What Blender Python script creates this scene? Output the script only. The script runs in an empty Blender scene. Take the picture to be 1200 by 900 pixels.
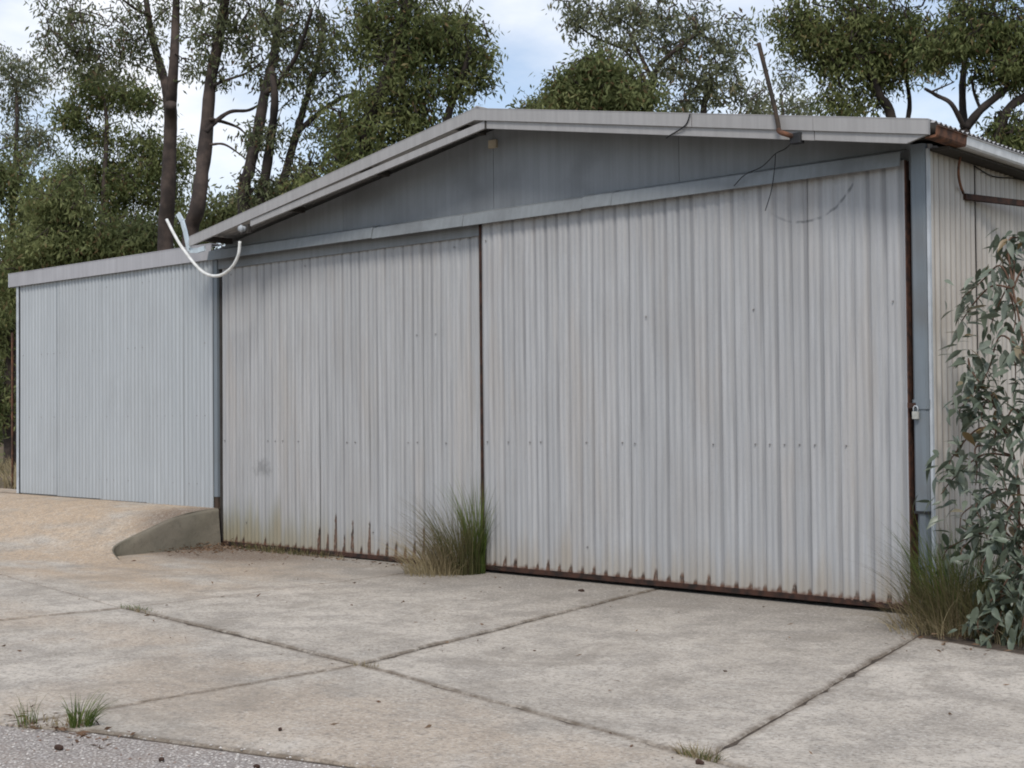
import bpy, math, random
import numpy as np
from mathutils import Matrix, Vector

random.seed(7)
rng = np.random.default_rng(7)
R = math.radians
scene = bpy.context.scene
col = scene.collection

# ------------------------------------------------------------------ camera
FPX, YAW, PIT, ROL = 1583.6845, -0.7302, 0.0213, -0.0089      # pixels of a 1200 px wide frame, radians
CAM = np.array([9.3247, -9.9438, 1.6])
FW = np.array([math.sin(YAW) * math.cos(PIT), math.cos(YAW) * math.cos(PIT), math.sin(PIT)])
_r0 = np.array([math.cos(YAW), -math.sin(YAW), 0.0])
_u0 = np.cross(_r0, FW)
RT = _r0 * math.cos(ROL) + _u0 * math.sin(ROL)
UP = -_r0 * math.sin(ROL) + _u0 * math.cos(ROL)
cam_data = bpy.data.cameras.new("camera")
cam = bpy.data.objects.new("camera", cam_data)
col.objects.link(cam)
cam.matrix_world = Matrix(((RT[0], UP[0], -FW[0], CAM[0]), (RT[1], UP[1], -FW[1], CAM[1]),
                           (RT[2], UP[2], -FW[2], CAM[2]), (0, 0, 0, 1)))
cam_data.sensor_width = 36.0
cam_data.lens = 36.0 * FPX / 1200.0
cam_data.clip_end = 2000.0
scene.camera = cam


def at(px, py, depth):
    """world point seen at a photo pixel, at a given distance into the scene"""
    return CAM + (FW + RT * (px - 600) / FPX + UP * (450 - py) / FPX) * depth


# ------------------------------------------------------------------ world, sun, exposure
SUN_EL, SUN_AZ = 52.0, 148.0        # azimuth clockwise from +Y (into the shed), towards the sun
world = bpy.data.worlds.new("World")
scene.world = world
world.use_nodes = True
wn = world.node_tree
wn.nodes.clear()
sky = wn.nodes.new("ShaderNodeTexSky")
sky.sky_type = 'NISHITA'
sky.sun_disc = False
sky.sun_elevation = R(SUN_EL)
sky.sun_rotation = R(SUN_AZ)
sky.air_density = 1.0
sky.dust_density = 0.8
sky.ozone_density = 1.0
wtc = wn.nodes.new("ShaderNodeTexCoord")
wmap = wn.nodes.new("ShaderNodeMapping")
wmap.inputs["Scale"].default_value = (1.0, 1.0, 2.2)
wmap.inputs["Location"].default_value = (-1.7617, -3.4915, 1.5093)
wnoise = wn.nodes.new("ShaderNodeTexNoise")
wnoise.inputs["Scale"].default_value = 2.6
wnoise.inputs["Detail"].default_value = 7.0
wnoise.inputs["Roughness"].default_value = 0.55
wramp = wn.nodes.new("ShaderNodeValToRGB")
wramp.color_ramp.elements[0].position = 0.46
wramp.color_ramp.elements[0].color = (0.2, 0.2, 0.2, 1)
wramp.color_ramp.elements[1].position = 0.66
wramp.color_ramp.elements[1].color = (1, 1, 1, 1)
wmix = wn.nodes.new("ShaderNodeMix")
wmix.data_type = 'RGBA'
wmix.inputs[7].default_value = (6.6, 6.8, 7.2, 1)
wbg = wn.nodes.new("ShaderNodeBackground")
wbg.inputs["Strength"].default_value = 0.125
wout = wn.nodes.new("ShaderNodeOutputWorld")
wn.links.new(wtc.outputs["Generated"], wmap.inputs["Vector"])
wn.links.new(wmap.outputs["Vector"], wnoise.inputs["Vector"])
wn.links.new(wnoise.outputs["Fac"], wramp.inputs["Fac"])
wn.links.new(wramp.outputs["Color"], wmix.inputs[0])
wn.links.new(sky.outputs["Color"], wmix.inputs[6])
wn.links.new(wmix.outputs[2], wbg.inputs["Color"])
wn.links.new(wbg.outputs["Background"], wout.inputs["Surface"])

sun_data = bpy.data.lights.new("sun", 'SUN')
sun_data.energy = 2.0
sun_data.angle = R(16)
sun_data.color = (1.0, 0.95, 0.88)
sun = bpy.data.objects.new("sun", sun_data)
col.objects.link(sun)
sdir = Vector((math.sin(R(SUN_AZ)) * math.cos(R(SUN_EL)), math.cos(R(SUN_AZ)) * math.cos(R(SUN_EL)), math.sin(R(SUN_EL))))
sun.rotation_euler = (-sdir).to_track_quat('-Z', 'Y').to_euler()
sun.location = (20, -20, 40)

scene.view_settings.view_transform = 'Standard'
scene.view_settings.look = 'None'
scene.view_settings.gamma = 1.0
scene.view_settings.use_curve_mapping = False
scene.view_settings.exposure = 0.35
scene.render.engine = 'CYCLES'
scene.cycles.max_bounces = 6
scene.cycles.filter_width = 1.9
scene.cycles.transparent_max_bounces = 6


# ------------------------------------------------------------------ material helpers
class Mat:
    def __init__(self, name):
        self.m = bpy.data.materials.new(name)
        self.m.use_nodes = True
        self.t = self.m.node_tree
        self.t.nodes.clear()
        self.out = self.t.nodes.new("ShaderNodeOutputMaterial")
        self.p = self.t.nodes.new("ShaderNodeBsdfPrincipled")
        self.t.links.new(self.p.outputs[0], self.out.inputs["Surface"])

    def set(self, sock, v):
        if isinstance(v, bpy.types.NodeSocket):
            self.t.links.new(v, sock)
        else:
            if isinstance(v, tuple) and len(v) == 3 and sock.type == 'RGBA':
                v = (*v, 1)
            sock.default_value = v

    def node(self, kind, out=0, **kw):
        n = self.t.nodes.new("ShaderNode" + kind)
        for k, v in kw.items():
            k = k.replace("_", " ")
            if k in n.inputs:
                self.set(n.inputs[k], v)
            else:
                setattr(n, k.replace(" ", "_"), v)
        return n.outputs[out]

    def obj(self):
        return self.node("TexCoord", 3)

    def mapped(self, scale=(1, 1, 1), loc=(0, 0, 0)):
        return self.node("Mapping", Vector=self.obj(), Scale=scale, Location=loc)

    def noise(self, vec, scale, detail=4.0, rough=0.55):
        return self.node("TexNoise", Vector=vec, Scale=scale, Detail=detail, Roughness=rough)

    def math(self, op, a, b=0.0, c=0.0, clamp=False):
        n = self.t.nodes.new("ShaderNodeMath")
        n.operation = op
        n.use_clamp = clamp
        for i, v in enumerate((a, b, c)):
            self.set(n.inputs[i], v)
        return n.outputs[0]

    def mix(self, f, a, b, blend='MIX'):
        n = self.t.nodes.new("ShaderNodeMix")
        n.data_type = 'RGBA'
        n.blend_type = blend
        self.set(n.inputs[0], f)
        self.set(n.inputs[6], a)
        self.set(n.inputs[7], b)
        return n.outputs[2]

    def step(self, v, lo, hi):
        n = self.t.nodes.new("ShaderNodeMapRange")
        n.interpolation_type = 'SMOOTHSTEP'
        self.set(n.inputs[0], v)
        flip = not isinstance(lo, bpy.types.NodeSocket) and not isinstance(hi, bpy.types.NodeSocket) and lo > hi
        a, b, c, d = (hi, lo, 1.0, 0.0) if flip else (lo, hi, 0.0, 1.0)
        for i, x in enumerate((a, b, c, d)):
            self.set(n.inputs[i + 1], x)
        return n.outputs[0]

    def sep(self, vec):
        n = self.t.nodes.new("ShaderNodeSeparateXYZ")
        self.set(n.inputs[0], vec)
        return n.outputs

    def bump(self, h, strength=0.3, dist=0.01):
        self.set(self.p.inputs["Normal"], self.node("Bump", Height=h, Strength=strength, Distance=dist))

    def done(self, color, rough=0.6, spec=0.3, metal=0.0):
        self.set(self.p.inputs["Base Color"], color)
        self.set(self.p.inputs["Roughness"], rough)
        self.set(self.p.inputs["Specular IOR Level"], spec)
        self.set(self.p.inputs["Metallic"], metal)
        return self.m


def plain(name, colr, rough=0.6, var=0.25, scale=8.0, spec=0.3, metal=0.0, second=None):
    m = Mat(name)
    n = m.noise(m.obj(), scale, 5)
    c2 = second if second else tuple(x * (1 - var) for x in colr)
    return m.done(m.mix(m.step(n, 0.35, 0.65), colr, c2), rough, spec, metal)


def door_material(name, pitch, base, algae, rust_lo, rust_hi, arc=False, climb=0.32, foot=0.05):
    """weathered corrugated cladding; object coordinates start at the door's lower left corner"""
    m = Mat(name)
    co = m.obj()
    x, y, z = m.sep(co)[:3]
    streak = m.noise(m.mapped((9, 9, 0.35)), 3.0, 5, 0.6)
    blot = m.noise(m.mapped((1, 1, 0.6)), 1.3, 5, 0.6)
    fine = m.noise(co, 60.0, 3)
    c = m.mix(m.step(streak, 0.30, 0.72), tuple(v * 0.84 for v in base), tuple(v * 1.10 for v in base))
    c = m.mix(m.math('MULTIPLY', m.step(blot, 0.42, 0.70), 0.45), c, (base[0] * 0.86, base[1] * 0.82, base[2] * 0.78))
    c = m.mix(m.math('MULTIPLY', m.step(fine, 0.55, 0.75), 0.25), c, tuple(v * 0.7 for v in base))
    # each corrugation has aged by itself
    rib = m.math('FLOOR', m.math('DIVIDE', x, pitch))
    ribr = m.node("TexWhiteNoise", 0, noise_dimensions='1D', W=rib)
    c = m.mix(m.math('MULTIPLY', ribr, 0.24), c, tuple(v * 0.66 for v in base))
    sheetr = m.node("TexWhiteNoise", 0, noise_dimensions='1D', W=m.math('FLOOR', m.math('DIVIDE', rib, 7.0)))
    c = m.mix(m.math('MULTIPLY', sheetr, 0.16), c, tuple(v * 0.62 for v in base))
    # broken darker tone along the valleys
    val = m.math('COSINE', m.math('MULTIPLY', x, 2 * math.pi / pitch))       # +1 in a valley
    vn = m.noise(m.mapped((7, 1, 0.5), (3, 0, 0)), 1.0, 4)
    vm = m.math('MULTIPLY', m.step(val, 0.50, 0.92), m.step(vn, 0.30, 0.62))
    c = m.mix(m.math('MULTIPLY', vm, 0.45), c, (0.13, 0.13, 0.135))
    # short dark runs and a scuffed patch
    run = m.noise(m.mapped((26, 1, 1.1), (9, 0, 4)), 1.0, 3, 0.5)
    c = m.mix(m.math('MULTIPLY', m.step(run, 0.70, 0.78), 0.40), c, (0.12, 0.118, 0.115))
    warm = m.noise(m.mapped((3, 1, 0.35), (2, 0, 8)), 1.0, 4, 0.6)
    c = m.mix(m.math('MULTIPLY', m.step(warm, 0.50, 0.70), 0.30), c, (base[0] * 0.92, base[1] * 0.80, base[2] * 0.68))
    if algae > 0:
        sx = m.math('MULTIPLY', m.math('SUBTRACT', x, 0.80), 2.6)
        sz = m.math('MULTIPLY', m.math('SUBTRACT', z, 0.95), 4.0)
        sr = m.math('ADD', m.math('SQRT', m.math('ADD', m.math('MULTIPLY', sx, sx), m.math('MULTIPLY', sz, sz))), m.math('MULTIPLY', m.noise(co, 7.0, 5, 0.8), 1.4))
        c = m.mix(m.math('MULTIPLY', m.step(sr, 1.25, 0.75), 0.5), c, (0.12, 0.12, 0.12))
    # lower band: green algae, tan dust
    edge = m.math('ADD', z, m.math('MULTIPLY', m.math('SUBTRACT', vn, 0.5), 0.9))
    if algae > 0:
        am = m.math('MULTIPLY', m.step(edge, 0.62, 0.0), m.step(x, 3.3, 0.2))
        c = m.mix(m.math('MULTIPLY', am, algae), c, (0.17, 0.16, 0.075))
    dm = m.step(edge, 0.42, -0.05)
    c = m.mix(m.math('MULTIPLY', dm, 0.55), c, (0.29, 0.24, 0.17))
    # rust drips climbing every valley to its own height
    h = m.node("TexWhiteNoise", 0, noise_dimensions='1D', W=m.math('ROUND', m.math('DIVIDE', x, pitch)))
    h = m.math('ADD', foot, m.math('MULTIPLY', m.math('POWER', h, 1.4), climb))
    inx = m.math('MULTIPLY', m.step(x, rust_lo - 0.6, rust_lo + 0.1), m.step(x, rust_hi + 0.6, rust_hi - 0.1))
    h = m.math('MULTIPLY', h, m.math('ADD', 0.45, m.math('MULTIPLY', inx, 0.95)))
    drip = m.step(m.math('SUBTRACT', h, z), -0.01, 0.05)
    drip = m.math('MULTIPLY', drip, m.step(m.math('SUBTRACT', m.math('ADD', val, m.math('MULTIPLY', m.math('SUBTRACT', m.noise(co, 11.0, 4), 0.5), 1.3)), m.math('MULTIPLY', 0.75, m.math('DIVIDE', z, h))), 0.0, 0.3))
    rn = m.noise(co, 14.0, 4)
    c = m.mix(m.math('MULTIPLY', m.math('MULTIPLY', drip, 0.95), m.step(m.noise(m.mapped((1, 1, 0.4)), 22.0, 5, 0.8), 0.26, 0.50)), c, m.mix(m.step(rn, 0.35, 0.65), (0.030, 0.020, 0.015), (0.115, 0.055, 0.032)))
    rim = m.step(m.math('ADD', z, m.math('MULTIPLY', rn, 0.09)), 0.125, 0.075)
    c = m.mix(m.math('MULTIPLY', rim, 0.85), c, m.mix(rn, (0.05, 0.022, 0.014), (0.20, 0.085, 0.045)))
    if arc:      # a swinging branch has scraped an arc on the ridges
        dx = m.math('SUBTRACT', x, 3.66)
        dz = m.math('SUBTRACT', z, 3.62)
        d = m.math('SQRT', m.math('ADD', m.math('MULTIPLY', dx, dx), m.math('MULTIPLY', dz, dz)))
        band = m.step(m.math('ABSOLUTE', m.math('SUBTRACT', d, 0.497)), 0.016, 0.004)
        band = m.math('MULTIPLY', band, m.step(dx, -0.36, -0.05))
        band = m.math('MULTIPLY', band, m.step(dz, -0.12, -0.2))
        c = m.mix(m.math('MULTIPLY', m.math('MULTIPLY', band, 0.75), m.step(m.noise(co, 9.0, 2), 0.35, 0.6)), c, (0.10, 0.105, 0.11))
    rough = m.math('ADD', 0.48, m.math('MULTIPLY', streak, 0.25))
    m.bump(m.math('ADD', fine, m.math('MULTIPLY', streak, 1.5)), 0.12, 0.004)
    return m.done(c, rough, 0.35)


def sheet_material(name, base, dirt, streaks=0.5, metal=0.0, rough=0.5, low=0.4, ribs=None):
    m = Mat(name)
    co = m.obj()
    z = m.sep(co)[2]
    s = m.noise(m.mapped((7, 7, 0.3)), 3.0, 5, 0.6)
    b = m.noise(co, 0.9, 5)
    c = m.mix(m.step(s, 0.3, 0.7), tuple(v * 0.90 for v in base), tuple(v * 1.06 for v in base))
    c = m.mix(m.math('MULTIPLY', m.step(b, 0.45, 0.72), streaks), c, dirt)
    f = m.noise(co, 45.0, 3)
    c = m.mix(m.math('MULTIPLY', m.step(f, 0.6, 0.75), 0.18), c, dirt)
    c = m.mix(m.math('MULTIPLY', m.step(m.math('ADD', z, m.math('MULTIPLY', s, 0.5)), low + 0.55, low), 0.3), c, dirt)
    if ribs:
        ax, pitch, amount = ribs
        v_ = m.math('COSINE', m.math('MULTIPLY', m.sep(co)[ax], 2 * math.pi / pitch))
        c = m.mix(m.math('MULTIPLY', m.math('MULTIPLY', m.step(v_, 0.1, 0.9), m.step(s, 0.2, 0.6)), amount), c, dirt)  # rib shade painted in: valleys tinted towards the dirt colour
    r = m.node("ObjectInfo", 5)
    c = m.mix(m.math('MULTIPLY', r, 0.12), c, tuple(v * 0.6 for v in base))
    m.bump(m.math('ADD', s, m.math('MULTIPLY', f, 0.3)), 0.10, 0.004)
    return m.done(c, rough, 0.4, metal)


def concrete_material(name, moss=False):
    m = Mat(name)
    co = m.obj()
    x, y, z = m.sep(co)[:3]
    big = m.noise(co, 0.55, 6, 0.6)
    mid = m.noise(m.mapped((1, 1, 1), (5, 2, 0)), 2.6, 6, 0.65)
    fine = m.noise(co, 13.0, 6, 0.8)
    grit = m.noise(co, 40.0, 4, 0.75)
    c = m.mix(m.step(big, 0.32, 0.66), (0.505, 0.455, 0.390), (0.41, 0.366, 0.310))
    c = m.mix(m.math('MULTIPLY', m.step(mid, 0.42, 0.62), 0.62), c, (0.27, 0.243, 0.210))
    pale = m.noise(m.mapped((0.8, 2.2, 1), (1, 9, 0)), 1.7, 5, 0.6)
    c = m.mix(m.math('MULTIPLY', m.step(pale, 0.56, 0.74), 0.45), c, (0.50, 0.46, 0.40))
    # tan clay washed down from the left
    clay = m.noise(m.mapped((0.55, 1.3, 1), (0, 4, 0)), 1.1, 6, 0.6)
    cl = m.math('MULTIPLY', m.step(clay, 0.34, 0.60), m.step(x, 0.6, -2.8))
    cl = m.math('MULTIPLY', cl, m.step(y, -3.7, -2.4))
    c = m.mix(m.math('MULTIPLY', cl, 0.85), c, (0.43, 0.315, 0.208))
    c2 = m.noise(m.mapped((1, 1, 1), (7, 7, 0)), 0.9, 5)
    front = m.math('MULTIPLY', m.step(y, -3.9, -4.4), m.step(c2, 0.40, 0.62))
    c = m.mix(m.math('MULTIPLY', front, 0.5), c, (0.40, 0.31, 0.225))
    # damp grey grime along the doors
    gr = m.math('ADD', y, m.math('MULTIPLY', m.math('SUBTRACT', mid, 0.5), 1.6))
    gm = m.math('MULTIPLY', m.step(gr, -2.3, -0.1), m.step(x, -4.9, -3.2))
    c = m.mix(m.math('MULTIPLY', gm, 0.72), c, (0.19, 0.172, 0.150))
    # brown leaf mould where ramp and left door meet
    ex = m.math('MULTIPLY', m.math('ADD', x, 3.75), 0.62)
    ey = m.math('MULTIPLY', m.math('ADD', y, 0.45), 1.25)
    er = m.math('SQRT', m.math('ADD', m.math('MULTIPLY', ex, ex), m.math('MULTIPLY', ey, ey)))
    er = m.math('ADD', er, m.math('MULTIPLY', m.math('SUBTRACT', fine, 0.5), 0.9))
    c = m.mix(m.math('MULTIPLY', m.step(er, 1.05, 0.55), 0.9), c, (0.15, 0.105, 0.072))
    # dirt and lichen specks
    sp = m.node("TexVoronoi", 0, Vector=co, Scale=16.0)
    spm = m.math('MULTIPLY', m.step(sp, 0.16, 0.07), m.step(mid, 0.45, 0.6))
    c = m.mix(m.math('MULTIPLY', spm, 0.5), c, (0.13, 0.12, 0.105))
    c = m.mix(m.math('MULTIPLY', m.step(fine, 0.46, 0.66), 0.62), c, (0.205, 0.185, 0.16))
    c = m.mix(m.math('MULTIPLY', m.step(grit, 0.53, 0.66), 0.6), c, (0.56, 0.53, 0.48))
    c = m.mix(m.math('MULTIPLY', m.step(grit, 0.47, 0.36), 0.68), c, (0.16, 0.14, 0.12))
    blotch = m.node("TexNoise", 0, Vector=co, Scale=1.15, Detail=7.0, Roughness=0.7, Distortion=1.2)
    c = m.mix(m.math('MULTIPLY', m.step(blotch, 0.50, 0.66), 0.42), c, (0.215, 0.188, 0.155))
    c = m.mix(m.math('MULTIPLY', m.step(blotch, 0.42, 0.28), 0.35), c, (0.56, 0.52, 0.47))
    # dirt gathered along the slab edges
    ea = m.node("Attribute", 2, attribute_name="edge")
    em = m.math('MULTIPLY', m.math('POWER', ea, 1.5), m.step(m.noise(co, 7.0, 4, 0.7), 0.28, 0.62))
    c = m.mix(m.math('MULTIPLY', em, 0.8), c, (0.12, 0.092, 0.066))
    # broom marks and tyre-polished streaks
    bs = m.noise(m.mapped((3.0, 14.0, 1), (0, 0, 0)), 2.0, 5, 0.7)
    c = m.mix(m.math('MULTIPLY', m.step(bs, 0.50, 0.72), 0.30), c, (0.235, 0.21, 0.18))
    if moss:
        c = m.mix(m.step(mid, 0.3, 0.7), (0.185, 0.168, 0.125), (0.115, 0.112, 0.085))
        c = m.mix(m.math('MULTIPLY', m.step(big, 0.4, 0.7), 0.6), c, (0.22, 0.19, 0.155))
        c = m.mix(m.math('MULTIPLY', m.step(fine, 0.5, 0.7), 0.4), c, (0.08, 0.078, 0.065))
    hb = m.math('ADD', m.math('MULTIPLY', fine, 0.6), m.math('ADD', m.math('MULTIPLY', grit, 0.35), m.math('MULTIPLY', mid, 1.0)))
    m.bump(hb, 0.75, 0.014)
    return m.done(c, 0.88, 0.2)


def leaf_material(name, dark, mid, light, odd=None, trans=0.45, rough=0.65, spec=0.2):
    m = Mat(name)
    r = m.node("NewGeometry", 8)
    c = m.mix(m.step(r, 0.0, 0.55), dark, mid)
    c = m.mix(m.step(r, 0.62, 1.0), c, light)
    if odd:
        q = m.node("TexWhiteNoise", 0, noise_dimensions='1D', W=m.math('MULTIPLY', r, 91.7))
        c = m.mix(m.math('GREATER_THAN', q, 0.93), c, odd)
    cl = m.noise(m.obj(), 0.9, 3)
    c = m.mix(m.math('MULTIPLY', m.step(cl, 0.40, 0.65), 0.55), c, tuple(v * 1.2 for v in light))
    m.done(c, rough, spec)
    tr = m.t.nodes.new("ShaderNodeBsdfTranslucent")
    m.t.links.new(c, tr.inputs["Color"])
    mx = m.t.nodes.new("ShaderNodeMixShader")
    mx.inputs[0].default_value = trans
    m.t.links.new(m.p.outputs[0], mx.inputs[1])
    m.t.links.new(tr.outputs[0], mx.inputs[2])
    m.t.links.new(mx.outputs[0], m.out.inputs["Surface"])
    return m.m


# ------------------------------------------------------------------ object helpers
def link(name, me, mat=None, parent=None):
    o = bpy.data.objects.new(name, me)
    col.objects.link(o)
    if mat is not None and me is not None and len(me.materials) == 0:
        me.materials.append(mat)
    if parent is not None:
        o.parent = parent
    return o


def tag(o, label=None, cat=None, group=None, kind=None):
    if label: o["label"] = label
    if cat: o["category"] = cat
    if group: o["group"] = group
    if kind: o["kind"] = kind
    return o


def empty(name, loc=(0, 0, 0), parent=None):
    o = bpy.data.objects.new(name, None)
    o.empty_display_size = 0.2
    o.location = loc
    col.objects.link(o)
    if parent is not None:
        o.parent = parent
    return o


class MB:
    """collects shapes, then becomes one mesh"""
    def __init__(self):
        self.v, self.f = [], []

    def add(self, v, f):
        b = len(self.v)
        self.v += [tuple(p) for p in v]
        self.f += [tuple(i + b for i in q) for q in f]
        return self

    def box(self, x0, x1, y0, y1, z0, z1):
        v = [(x, y, z) for z in (z0, z1) for y in (y0, y1) for x in (x0, x1)]
        return self.add(v, [(0, 2, 3, 1), (4, 5, 7, 6), (0, 1, 5, 4), (2, 6, 7, 3), (0, 4, 6, 2), (1, 3, 7, 5)])

    def bevbox(self, x0, x1, y0, y1, z0, z1, b):
        """box with chamfered vertical edges"""
        p = [(x0 + b, y0), (x1 - b, y0), (x1, y0 + b), (x1, y1 - b), (x1 - b, y1), (x0 + b, y1), (x0, y1 - b), (x0, y0 + b)]
        return self.prism(p, z0, z1)

    def prism(self, p, z0, z1):
        n = len(p)
        v = [(a, b, z0) for a, b in p] + [(a, b, z1) for a, b in p]
        f = [tuple(range(n))[::-1], tuple(range(n, 2 * n))]
        f += [(i, (i + 1) % n, n + (i + 1) % n, n + i) for i in range(n)]
        return self.add(v, f)

    def bar(self, profile, p0, p1, up=(0, 0, 1)):
        """sweep a 2-D profile (side, up) from p0 to p1"""
        p0, p1, up = Vector(p0), Vector(p1), Vector(up)
        d = (p1 - p0).normalized()
        s = d.cross(up).normalized()
        u = s.cross(d).normalized()
        n = len(profile)
        v = [p0 + s * a + u * b for a, b in profile] + [p1 + s * a + u * b for a, b in profile]
        f = [tuple(range(n))[::-1], tuple(range(n, 2 * n))]
        f += [(i, (i + 1) % n, n + (i + 1) % n, n + i) for i in range(n)]
        return self.add(v, f)

    def tube(self, pts, rad, sides=8, cap=True):
        pts = [Vector(p) for p in pts]
        if not hasattr(rad, '__len__'):
            rad = [rad] * len(pts)
        b = len(self.v)
        ref = Vector((0.31, 0.17, 0.93))
        for i, p in enumerate(pts):
            t = (pts[min(i + 1, len(pts) - 1)] - pts[max(i - 1, 0)]).normalized()
            if abs(t.dot(ref)) > 0.95:
                ref = Vector((0.9, 0.3, 0.1))
            s = t.cross(ref).normalized()
            u = s.cross(t)
            ref = u if abs(t.dot(u)) < 0.9 else ref
            for k in range(sides):
                a = 2 * math.pi * k / sides
                self.v.append(tuple(p + (s * math.cos(a) + u * math.sin(a)) * rad[i]))
        for i in range(len(pts) - 1):
            for k in range(sides):
                k2 = (k + 1) % sides
                self.f.append((b + i * sides + k, b + i * sides + k2, b + (i + 1) * sides + k2, b + (i + 1) * sides + k))
        if cap:
            self.f.append(tuple(b + k for k in range(sides))[::-1])
            e = b + (len(pts) - 1) * sides
            self.f.append(tuple(e + k for k in range(sides)))
        return self

    def mesh(self, name, smooth=False):
        me = bpy.data.meshes.new(name)
        me.from_pydata(self.v, [], self.f)
        if smooth:
            me.polygons.foreach_set("use_smooth", [True] * len(me.polygons))
        me.update()
        return me

    def build(self, name, mat, parent=None, smooth=False):
        return link(name, self.mesh(name, smooth), mat, parent)


def smooth_path(pts, n=8):
    """Catmull-Rom through points"""
    P = [np.array(p, float) for p in pts]
    P = [2 * P[0] - P[1]] + P + [2 * P[-1] - P[-2]]
    out = []
    for i in range(1, len(P) - 2):
        for k in range(n):
            t = k / n
            a, b, c, d = P[i - 1], P[i], P[i + 1], P[i + 2]
            out.append(0.5 * ((2 * b) + (c - a) * t + (2 * a - 5 * b + 4 * c - d) * t * t + (3 * b - a - 3 * c + d) * t ** 3))
    out.append(P[-2])
    return out


def quad_mesh(name, V, nq):
    """V: (nq*4,3) array of separate quads"""
    me = bpy.data.meshes.new(name)
    me.vertices.add(nq * 4)
    me.vertices.foreach_set("co", V.astype(np.float32).ravel())
    me.loops.add(nq * 4)
    me.loops.foreach_set("vertex_index", np.arange(nq * 4, dtype=np.int32))
    me.polygons.add(nq)
    me.polygons.foreach_set("loop_start", np.arange(0, nq * 4, 4, dtype=np.int32))
    me.polygons.foreach_set("loop_total", np.full(nq, 4, dtype=np.int32))
    me.update()
    me.validate()
    return me


def unit(a):
    return a / np.maximum(np.linalg.norm(a, axis=-1, keepdims=True), 1e-9)


def leaf_quads(P, D, L, W):
    """diamond leaves hanging along D from P"""
    S = unit(np.cross(D, rng.normal(size=P.shape)))
    N = np.cross(D, S)
    mid = P + D * (L * 0.42)[:, None] + N * (L * 0.06)[:, None]
    V = np.empty((len(P), 4, 3))
    V[:, 0] = P
    V[:, 1] = mid + S * (W * 0.5)[:, None]
    V[:, 2] = P + D * L[:, None]
    V[:, 3] = mid - S * (W * 0.5)[:, None]
    return V.reshape(-1, 3)


def corr(x, pitch, amp, boxy):
    """corrugation depth: -amp on a ridge (towards the viewer), +amp in a valley at multiples of the pitch"""
    c = math.cos(2 * math.pi * x / pitch)
    if boxy:      # wide flat ridge with a faint middle crease, narrow valley
        v = min(1.0, max(0.0, (c - 0.30) / 0.55))
        r = min(1.0, max(0.0, (-0.62 - c) / 0.34))
        return amp * (2 * v * v * (3 - 2 * v) - 1 + 0.75 * r * r * (3 - 2 * r))
    return amp * c


def corr_sheet(x0, x1, z0, z1, pitch, amp, boxy=False, rows=1, y=0.0, wob=0.0, per=10):
    n = max(2, int(round((x1 - x0) / pitch * per)))
    v, f = [], []
    ph = random.random() * 6
    for j in range(rows + 1):
        z = z0 + (z1 - z0) * j / rows
        for i in range(n + 1):
            x = x0 + (x1 - x0) * i / n
            w = wob * (math.sin(x * 1.7 + z * 1.1 + ph) + 0.6 * math.sin(x * 4.1 - z * 2.3 + ph * 2))
            v.append((x, y + corr(x, pitch, amp, boxy) + w, z))
    for j in range(rows):
        for i in range(n):
            a = j * (n + 1) + i
            f.append((a, a + 1, a + n + 2, a + n + 1))
    return MB().add(v, f)


# ------------------------------------------------------------------ materials
DP = 0.141      # pitch of the door cladding
M = {}
M['concrete'] = concrete_material("concrete")
M['moss_concrete'] = concrete_material("mossy_concrete", True)
M['door_left'] = door_material("left_door_cladding", DP, (0.382, 0.384, 0.388), 0.8, 2.0, 3.7, False, 0.26, 0.10)
M['door_right'] = door_material("right_door_cladding", DP, (0.385, 0.388, 0.395), 0.0, 0.0, 5.0, True, 0.05, 0.07)
M['lean'] = sheet_material("lean_to_zinc", (0.375, 0.40, 0.42), (0.27, 0.28, 0.285), 0.25, 0.0, 0.42, 0.5, (0, 0.086, 0.7))
M['side'] = sheet_material("aged_side_zinc", (0.47, 0.44, 0.40), (0.24, 0.20, 0.165), 0.45, 0.0, 0.55, 0.5, (1, 0.098, 0.9))
M['roof'] = sheet_material("roof_zinc", (0.42, 0.42, 0.42), (0.28, 0.24, 0.20), 0.5, 0.2, 0.45, -5)
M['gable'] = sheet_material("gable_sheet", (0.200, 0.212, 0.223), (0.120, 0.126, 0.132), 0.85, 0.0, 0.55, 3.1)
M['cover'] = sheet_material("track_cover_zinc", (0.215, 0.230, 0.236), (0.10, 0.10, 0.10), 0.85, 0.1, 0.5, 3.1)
M['barge'] = sheet_material("barge_flashing", (0.32, 0.312, 0.308), (0.26, 0.25, 0.24), 0.4, 0.0, 0.5, -5)
M['cap'] = sheet_material("cap_flashing", (0.36, 0.355, 0.37), (0.24, 0.23, 0.24), 0.6, 0.0, 0.5, -5)
M['post'] = sheet_material("blue_grey_steel", (0.165, 0.192, 0.215), (0.12, 0.115, 0.11), 0.7, 0.0, 0.5, 0.1)
M['gutter'] = plain("pale_gutter", (0.66, 0.66, 0.66), 0.35, 0.25, 6, 0.5)
M['trim'] = plain("pale_trim", (0.46, 0.49, 0.52), 0.5, 0.2, 5)
M['rust'] = plain("rust", (0.085, 0.038, 0.024), 0.9, second=(0.035, 0.020, 0.016), scale=18)
M['rust_dark'] = plain("dark_rust", (0.060, 0.028, 0.019), 0.9, second=(0.020, 0.014, 0.012), scale=9)
M['rust_light'] = plain("orange_rust", (0.17, 0.078, 0.045), 0.9, second=(0.06, 0.035, 0.026), scale=12)
M['rust_pole'] = plain("rusty_pole", (0.062, 0.042, 0.030), 0.85, second=(0.032, 0.027, 0.022), scale=9)
M['dark'] = plain("dark_timber", (0.05, 0.045, 0.04), 0.8)
M['wire'] = plain("black_wire", (0.025, 0.025, 0.027), 0.6)
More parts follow.
